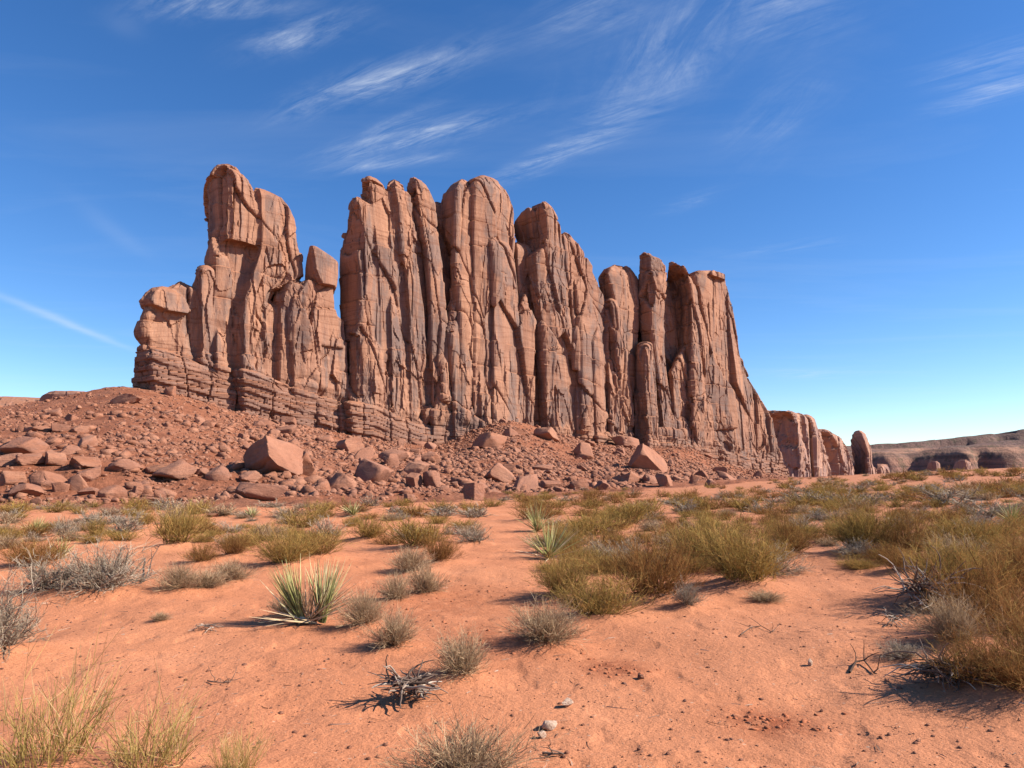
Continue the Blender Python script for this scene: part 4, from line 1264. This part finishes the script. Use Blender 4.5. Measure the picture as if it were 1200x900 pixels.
branch([(152, 681, .02), (168, 684, .03), (174, 673, .05), (178, 661, .10), (184, 654, .16)], 'crooked dark broken branch standing up from the sand beside the grey shrubs', 0.014, 3, 0.15)
branch([(243, 800, .01), (252, 803, .02), (262, 802, .01), (270, 801, .01)], 'thin curved twig lying on the open sand left of the stump', 0.006, 4, 0.3)
branch([(636, 885, .01), (648, 887, .015), (660, 886, .01)], 'short brown stick on the sand below the pale stones', 0.009, 5, 0.4)
branch([(996, 790, .01), (1003, 780, .03), (1013, 779, .03), (1024, 790, .01)], 'bent dark twig on the sand at the edge of the right-hand shadow', 0.010, 6, 0.15)
branch([(868, 745, .01), (880, 738, .02), (892, 736, .02), (905, 742, .01)], 'thin dark twig on the bare sand right of the tall brown bush', 0.006, 7, 0.2)

# the rest of the scrub: each one a shrub of its own
rng = np.random.default_rng(77)
SCRUB = {
    'sage': ('dead_shrub', 'grey dead shrub in the scrub between the sand and the cliffs', 'shrub', 'grey shrubs of the far scrub'),
    'broom': ('olive_shrub', 'olive shrub in the scrub between the sand and the cliffs', 'shrub', 'olive shrubs of the far scrub'),
    'rust': ('dry_bush', 'rust-brown bush in the scrub between the sand and the cliffs', 'bush', 'rust-brown bushes of the far scrub'),
    'straw': ('dry_bush', 'tan dry bush in the scrub between the sand and the cliffs', 'bush', 'tan bushes of the far scrub'),
}
n_sc = 0
tries = 0
while n_sc < 560 and tries < 16000:
    tries += 1
    px = rng.uniform(-15, 1230)
    py = 552 + (rng.uniform(0, 1) ** 1.5) * 120
    if px < 590:
        py = rng.uniform(592, 660)
        if rng.uniform() > 0.20:
            continue
    if 560 < px < 640 and py > 600:
        continue
    if px < 900 and py < 572:
        continue
    if py > 640 and (px < 640 or 930 < px < 1000):
        continue
    x, y = hit(px, py)
    if y > 200 or y < 9:
        continue
    kind = rng.choice(['sage', 'broom', 'rust', 'straw'], p=[0.2, 0.36, 0.34, 0.10] if px > 560 else [0.25, 0.4, 0.1, 0.25])
    wd = rng.uniform(0.55, 1.25) * (1.15 if y > 25 else 0.75)
    hg = wd * rng.uniform(0.36, 0.56)
    if any((x - a) ** 2 + (y - b) ** 2 < ((0.45 if y > 22 else 0.62) * (c + wd * 0.5)) ** 2 for a, b, c in _spots):
        continue
    _spots.append((x, y, wd * 0.5))
    nm, lab, cat, grp = SCRUB[kind]
    shrub(nm, kind, x, y, wd, hg, lab, cat, grp, int(rng.integers(4)), rng.uniform(0, 6.28))
    n_sc += 1
print('shrubs', n_sc, time.time() - T0)

# ------------------------------------------------------------------ boulders
ICO = {k: icos(k) for k in (1, 2, 3, 4, 5)}


def rock_arrays(seed, sub, cuts=14, rough=0.055, blocky=0.5):
    rg = np.random.default_rng(seed)
    V, Fi = ICO[sub]
    V = V * 1.35
    fr = np.linalg.qr(rg.normal(size=(3, 3)))[0] if blocky < 0.6 else np.eye(3)
    planes = []
    if blocky > 0.25:                       # a broken block: three pairs of joint faces, then corners knocked off
        for ax in fr:
            for sg in (1, -1):
                nrm = sg * ax + rg.normal(size=3) * 0.16
                planes.append((nrm / np.linalg.norm(nrm), rg.uniform(0.62, 0.92)))
    for _ in range(cuts):
        nrm = rg.normal(size=3)
        planes.append((nrm / np.linalg.norm(nrm), rg.uniform(0.66, 1.05) if blocky > 0.25 else rg.uniform(0.78, 0.95)))
    for nrm, off in planes * 2:
        ex = np.maximum(0, V @ nrm - off)
        V = V - ex[:, None] * nrm
    if sub >= 3:
        V = V + unit(V) * (rough * fbm(V * 2.0 + seed, 5, seed, 0.6))[:, None]
        lay = V @ fr[2] * rg.uniform(3, 6) + 0.3 * fbm(V * 1.5 + seed, 2, seed + 3)
        V = V + unit(V) * (-0.06 * np.exp(-np.abs((lay % 1.0) - 0.5) / 0.05) * (rg.uniform() < 0.7))[:, None]
    return V, Fi


def rock_mesh(seed, sub, **k):
    V, Fi = rock_arrays(seed, sub, **k)
    return mesh_from('boulder', V, Fi, M_BOULDER, False)


def place_rock(px, py, wpx, hpx, label, seed, name='boulder', cat='boulder', depth=0.8, yaw=None, tilt=0.0, roll=-12.0, blocky=0.5, sub=4, group=None, sunk=0.18, cuts=12):
    x, y = hit(px, py)
    sc = y / F_PX
    o = link(name, rock_mesh(seed, sub, blocky=blocky, cuts=cuts), None, (0, 0, 0), label=label, category=cat, group=group)
    o.scale = (wpx * sc * 0.54, wpx * sc * 0.54 * depth, hpx * sc * 0.56)
    o.rotation_euler = (math.radians(roll), math.radians(tilt), math.radians(yaw if yaw is not None else (seed * 47) % 34 + 26))
    o.location = (x, y + wpx * sc * 0.3 * depth, float(ground_h(x, y)) + hpx * sc * (0.43 - sunk))
    return o


BIG = [  # px, foot y, w, h, label, kwargs
    (322, 556, 66, 48, 'biggest boulder on the slope, tilted with a dark undercut left side', dict(tilt=16, roll=-24, yaw=38, depth=.8, sub=5, blocky=.75, cuts=8)),
    (355, 556, 26, 28, 'pale slab leaning against the right side of the biggest tilted boulder', dict(tilt=-10)),
    (296, 585, 54, 26, 'pale flat layered slab below the biggest tilted boulder', dict(tilt=14, depth=.9, blocky=.75)),
    (290, 564, 26, 15, 'flat boulder resting above the pale layered slab', dict()),
    (400, 576, 34, 26, 'rounded boulder with a dark left face right of the biggest tilted boulder', dict(tilt=18)),
    (409, 531, 32, 24, 'wedge boulder with a sharp lit edge below the dark overhang', dict(tilt=-8, blocky=.75)),
    (407, 507, 46, 18, 'dark overhanging ledge rock at the foot of the cliff', dict(blocky=.6)),
    (424, 560, 22, 18, 'small block right of the rounded boulder with the dark face', dict(blocky=.8)),
    (457, 547, 22, 18, 'squat block in the middle of the slope left of a dark slab', dict(blocky=.8)),
    (469, 525, 10, 14, 'grey upright stone below the layered cliff foot', dict(blocky=.8)),
    (486, 556, 30, 20, 'broad boulder at the top of the middle cluster', dict()),
    (484, 572, 20, 24, 'tall slanted block in the middle cluster', dict(tilt=-18, blocky=.8)),
    (506, 572, 26, 24, 'block with a dark left face at the right of the middle cluster', dict(blocky=.8)),
    (480, 589, 14, 14, 'small standing block under the middle cluster', dict(blocky=.8)),
    (462, 600, 14, 9, 'small flat stone on the red flat under the middle cluster', dict()),
    (503, 541, 18, 12, 'dark slab above the middle cluster', dict()),
    (555, 586, 26, 24, 'rounded dark boulder alone at the foot of the slope', dict(tilt=14)),
    (586, 565, 40, 22, 'bright tilted slab with a shaded front, right of the rounded dark boulder', dict(tilt=22, blocky=.8)),
    (598, 555, 24, 12, 'flat slab behind the bright tilted slab', dict()),
    (577, 525, 40, 22, 'dark humped boulder high on the rubble cone', dict()),
    (598, 512, 17, 14, 'square block beside the dark humped boulder', dict(blocky=.8)),
    (640, 516, 32, 16, 'slanting slab at the cliff foot above the rubble cone', dict(tilt=28, blocky=.7)),
    (684, 536, 26, 24, 'upright boulder leaning from the cliff foot right of the slanting slab', dict(tilt=14, blocky=.7)),
    (636, 553, 26, 12, 'low rounded rock in the middle of the rubble apron', dict()),
    (644, 573, 28, 12, 'long low boulder at the bottom edge of the rubble apron', dict()),
    (678, 573, 20, 14, 'round boulder at the bottom edge right of the long low one', dict()),
    (706, 574, 20, 12, 'dark boulder at the bottom edge of the apron, left of the block row', dict()),
    (758, 551, 48, 34, 'large smooth domed slab sloping down to the right', dict(tilt=30, depth=.6, blocky=.35, sub=5)),
    (738, 525, 36, 18, 'dark flat-topped rock above the large domed slab', dict(tilt=16, blocky=.6)),
    (739, 567, 28, 17, 'wide block at the left of the row under the domed slab', dict(blocky=.85)),
    (762, 567, 20, 15, 'dark block in the middle of the row under the domed slab', dict(blocky=.8)),
    (780, 570, 24, 24, 'bright block at the right of the row under the domed slab', dict(blocky=.8)),
    (816, 565, 18, 12, 'flat block on the apron right of the block row', dict()),
    (845, 556, 20, 10, 'pale slab on the apron toward the right end of the cliff', dict(tilt=20)),
    (834, 570, 16, 10, 'rounded stone at the foot of the right part of the apron', dict()),
    # the ledge on the left
    (96, 549, 40, 17, 'pale flat-topped ledge block over a dark hollow on the left', dict(blocky=.85, tilt=2)),
    (61, 546, 32, 18, 'dark ledge block left of the pale flat-topped one', dict(blocky=.85)),
    (30, 545, 30, 18, 'ledge block second from the left edge', dict(blocky=.85)),
    (4, 546, 30, 18, 'ledge block cut by the left edge of the picture', dict(blocky=.85)),
    (140, 552, 44, 16, 'long ledge block right of the pale flat-topped one', dict(blocky=.8)),
    (180, 556, 34, 14, 'sloping ledge block farther right along the ledge', dict(blocky=.8)),
    (210, 557, 26, 12, 'low ledge block left of the round ball-shaped boulder', dict(blocky=.8)),
    (233, 558, 22, 13, 'ledge block touching the round ball-shaped boulder', dict(blocky=.8)),
    (253, 562, 19, 17, 'round ball-shaped boulder at the right end of the ledge', dict(blocky=.1, cuts=4)),
    (79, 532, 20, 14, 'rounded rock sitting on top of the ledge blocks', dict(blocky=.3)),
    (8, 568, 28, 20, 'big rounded boulder fallen below the ledge at the left edge', dict(blocky=.3, cuts=6)),
    (26, 580, 30, 16, 'rounded flat boulder in front of the fallen ones by the left edge', dict(blocky=.3, cuts=6)),
    (48, 573, 36, 26, 'tilted boulder below the dark ledge block, largest of the fallen ones', dict(tilt=20, blocky=.5)),
    (69, 577, 18, 14, 'small block right of the largest fallen boulder', dict(blocky=.7)),
    (101, 566, 24, 20, 'block propping up the pale flat-topped ledge block', dict(blocky=.85)),
    (102, 579, 24, 11, 'flat stone under the propping block', dict()),
    (129, 583, 21, 14, 'round boulder on the earth below the long ledge block', dict(blocky=.2, cuts=5)),
    (160, 580, 14, 16, 'upright splinter of rock right of the round boulder', dict(blocky=.7, tilt=12)),
    (187, 586, 16, 14, 'tilted stone in the low pile under the ledge', dict(tilt=20)),
    (172, 592, 26, 12, 'dark stone at the bottom of the low pile under the ledge', dict()),
    (247, 606, 14, 6, 'flat dark stone on the red earth left of the crest yucca', dict()),
    (67, 507, 26, 14, 'dark notched outcrop high on the left slope', dict(blocky=.8)),
    (40, 506, 30, 10, 'left stub of the notched outcrop high on the left slope', dict(blocky=.8)),
    (90, 507, 18, 10, 'right stub of the notched outcrop high on the left slope', dict(blocky=.8)),
    (172, 500, 10, 10, 'dark pointed stone on the bare upper slope', dict()),
    (232, 496, 10, 9, 'round stone pair left piece below the tower foot', dict(blocky=.2)),
    (241, 502, 11, 10, 'round stone pair right piece below the tower foot', dict(blocky=.2)),
    (302, 500, 12, 10, 'square pale stone above the biggest tilted boulder', dict(blocky=.85)),
]
for i, (px, py, wpx, hpx, lab, kw) in enumerate(BIG):
    place_rock(px, py, wpx, hpx, lab, 300 + i, **kw)
for i, (px, py, wpx, hpx, lab) in enumerate([
        (665, 830, 14, 9, 'pale flat pebble, uppermost of the three on the sand'),
        (642, 857, 17, 11, 'rough whitish stone, middle of the three on the sand'),
        (635, 866, 10, 9, 'pale pebble with a dark hole, lowest of the three on the sand'),
        (751, 797, 8, 6, 'dark pebble beside the clods of dug earth'),
        (950, 781, 6, 9, 'small white stone on the sand left of the right-hand shadow')]):
    o = place_rock(px, py, wpx, hpx, lab, 500 + i, 'pebble', 'pebble', sub=3, sunk=0.05, blocky=.3)
M_PALE, t_ = new_mat('pale_limestone')
P_ = t_.n('ShaderNodeTexCoord').outputs['Object']
finish(t_, t_.ramp(t_.noise(P_, 2.5, 4), [(0.35, (0.36, 0.23, 0.16)), (0.65, (0.58, 0.42, 0.31))]), 0.9, t_.noise(P_, 6, 4), 0.5, 0.2)
for ob in COL.objects:
    if ob.name.split('.')[0] == 'pebble' and 'dark pebble' not in ob['label']:
        ob.data.materials[0] = M_PALE

LIB = [rock_mesh(900 + i, 3, blocky=[.3, .55, .75][i % 3]) for i in range(12)]
SMALL = [rock_arrays(950 + i, 2 if i < 6 else 1, cuts=9, blocky=[.3, .6][i % 2]) for i in range(14)]
rng = np.random.default_rng(5)


def rubble_density(px, y):
    """how thickly blocks lie: sparse on the bare upper left slope, thick on the apron in the middle"""
    top = np.interp(px, [-100, 140, 300, 450, 595, 750, 860, 930], [190, 190, 208, 230, 252, 284, 312, 330])
    top = top * np.interp(px, [165, 500, 925], [1.0, far_scale(500), far_scale(925)])
    low = np.interp(px, [-100, 140, 300, 450, 595, 690, 750, 850, 930], [64, 66, 68, 78, 92, 106, 118, 190, 300])
    s = (y - low) / (top - low)
    core = np.interp(px, [-100, 140, 260, 330, 450, 600, 700, 830, 880, 930], [.30, .30, .45, .8, .8, 1, 1, 1, .5, .05])
    band = np.interp(s, [-0.05, 0.0, 0.15, 0.6, 1.0, 1.02], [0, 1, 1, .75, .7, 0])
    bare = np.where(px < 260, np.interp(s, [0, .12, .3, 1], [1.4, 1.2, .8, .5]), 1)
    return core * band * bare


def scatter(n, rngs):
    out = []
    while len(out) < n:
        px = rngs.uniform(-90, 930, 4000); y = 62 + 310 * rngs.uniform(0, 1, 4000) ** 1.0
        cl = 0.5 + 0.9 * fbm(np.stack([px / 45, np.log(y) * 9, 0 * px], -1), 3, 91)
        k = rngs.uniform(0, 1, 4000) < rubble_density(px, y) * np.clip(cl, 0.1, 1.2)
        out += list(zip((px[k] - 600) / F_PX * y[k], y[k]))
    return np.array(out[:n])


pts = scatter(230, rng)
gz = ground_h(pts[:, 0], pts[:, 1])
for i, ((x, y), z) in enumerate(zip(pts, gz)):
    s = (0.55 + 0.75 * rng.pareto(2.6)) * (y / 150) ** 0.35
    s = min(s, 2.2)
    o = link('boulder', LIB[i % 12], None, (float(x), float(y), float(z) + 0.2 * s), label='red angular block among the smaller rubble on the slope under the butte', category='boulder', group='blocks of the rubble slope')
    o.scale = (s * rng.uniform(.8, 1.4), s * rng.uniform(.8, 1.3), s * rng.uniform(.55, .95))
    o.rotation_euler = (rng.normal() * 0.3, rng.normal() * 0.3, rng.uniform(0, 6.28))


def scatter_mesh(pts, gz, sizes, seed, flat=0.7, sinkf=0.15, lib=None):
    rg = np.random.default_rng(seed)
    lib = lib or SMALL
    VV, FF, o = [], [], 0
    which = rg.integers(0, len(lib), len(pts))
    for j, (bv, bf) in enumerate(lib):
        k = np.nonzero(which == j)[0]
        if not len(k):
            continue
        a = rg.uniform(0, 6.283, len(k)); tl = rg.normal(size=len(k)) * 0.35
        sx = sizes[k] * rg.uniform(.75, 1.35, len(k)); sy = sizes[k] * rg.uniform(.75, 1.35, len(k)); sz = sizes[k] * flat * rg.uniform(.6, 1.2, len(k))
        v = bv[None] * np.stack([sx, sy, sz], -1)[:, None]
        ct, st_ = np.cos(tl)[:, None], np.sin(tl)[:, None]
        vx = v[..., 0] * ct + v[..., 2] * st_; vz = -v[..., 0] * st_ + v[..., 2] * ct
        ca, sa = np.cos(a)[:, None], np.sin(a)[:, None]
        X = vx * ca - v[..., 1] * sa + pts[k, 0][:, None]; Y = vx * sa + v[..., 1] * ca + pts[k, 1][:, None]
        Z = vz + (gz[k] + sinkf * sizes[k])[:, None]
        VV.append(np.stack([X, Y, Z], -1).reshape(-1, 3))
        FF.append((bf[None] + (np.arange(len(k)) * len(bv))[:, None, None]).reshape(-1, 3) + o)
        o += len(k) * len(bv)
    return np.concatenate(VV), np.concatenate(FF)


n = 17000
pts = scatter(n, rng)
gz = ground_h(pts[:, 0], pts[:, 1])
k = 30000
cp = scatter(k, rng)
cz = ground_h(cp[:, 0], cp[:, 1])
CHIP = []
for i in range(16):
    r_ = np.random.default_rng(4000 + i)
    b_ = np.array([[x, y, z] for z in (-1, 1) for y in (-1, 1) for x in (-1, 1)], float) * np.array([1, .8, .7]) + r_.normal(size=(8, 3)) * 0.28
    CHIP.append((b_, np.array([[0, 2, 3], [0, 3, 1], [4, 5, 7], [4, 7, 6], [0, 1, 5], [0, 5, 4], [2, 6, 7], [2, 7, 3], [0, 4, 6], [0, 6, 2], [1, 3, 7], [1, 7, 5]])))
V, Fi = scatter_mesh(cp, cz, np.clip((0.07 + 0.07 * rng.pareto(2.2, k)) * (cp[:, 1] / 120) ** 0.5, 0.06, 0.4), 18, 0.8, 0.1, CHIP)
link('scree', mesh_from('scree', V, Fi, M_BOULDER, False), kind='stuff')
sz = np.clip((0.18 + 0.19 * rng.pareto(2.0, n)) * (pts[:, 1] / 150) ** 0.3, 0.12, 0.95)
V, Fi = scatter_mesh(pts, gz, sz, 8)
link('rubble', mesh_from('rubble', V, Fi, M_BOULDER, False), kind='stuff')

# gravel and clods on the near sand
n = 9000
yy = np.exp(rng.uniform(math.log(2.9), math.log(24), n)); xx = (rng.uniform(-80, 1280, n) - 600) / F_PX * yy
pts = np.stack([xx, yy], -1)
V, Fi = scatter_mesh(pts, ground_h(xx, yy), np.clip(0.0035 + 0.003 * rng.pareto(1.9, n), 0.003, 0.018), 9, 0.7, 0.1, SMALL[6:])
link('gravel', mesh_from('gravel', V, Fi, M_BOULDER, False), kind='stuff')
cl = []
for (px, py, sx, sy, m) in DUG:
    for _ in range(m // 2):
        cl.append(hit(px + rng.normal() * sx * .5, py + rng.normal() * sy * .5))
cl = np.array(cl)
V, Fi = scatter_mesh(cl, ground_h(cl[:, 0], cl[:, 1]), np.clip(0.005 + 0.006 * rng.pareto(1.7, len(cl)), 0.004, 0.018), 10, 0.7, -0.1, CHIP)
M_CLOD, t_ = new_mat('damp_red_clod')
P_ = t_.n('ShaderNodeTexCoord').outputs['Object']
finish(t_, t_.ramp(t_.noise(P_, 12, 3), [(0.35, (0.27, 0.085, 0.038)), (0.65, (0.38, 0.135, 0.065))]), 0.95)
link('clods', mesh_from('clods', V, Fi, M_CLOD, False), kind='stuff')
# bits of dry stalk strewn on the sand
n = 1500
yy = np.exp(rng.uniform(math.log(2.9), math.log(26), n)); xx = (rng.uniform(-80, 1280, n) - 600) / F_PX * yy
a = rng.uniform(0, 6.283, n)
base = np.stack([xx, yy, ground_h(xx, yy) + 0.006], -1)
v, f, t = ribbons(base, np.stack([np.cos(a), np.sin(a), rng.uniform(-.02, .12, n)], -1), rng.uniform(.02, .16, n) * rng.uniform(.3, 1, n), rng.uniform(.003, .007, n), rng.normal(size=(n, 3)) * np.array([.25, .25, .02]), np.clip(rng.normal(.35, .33, n), 0, 1), 3, .4, rng)
link('twig_litter', mesh_from('twig_litter', v, f, M_WOOD, False, {'tint': t}), kind='stuff')
print('done', time.time() - T0)
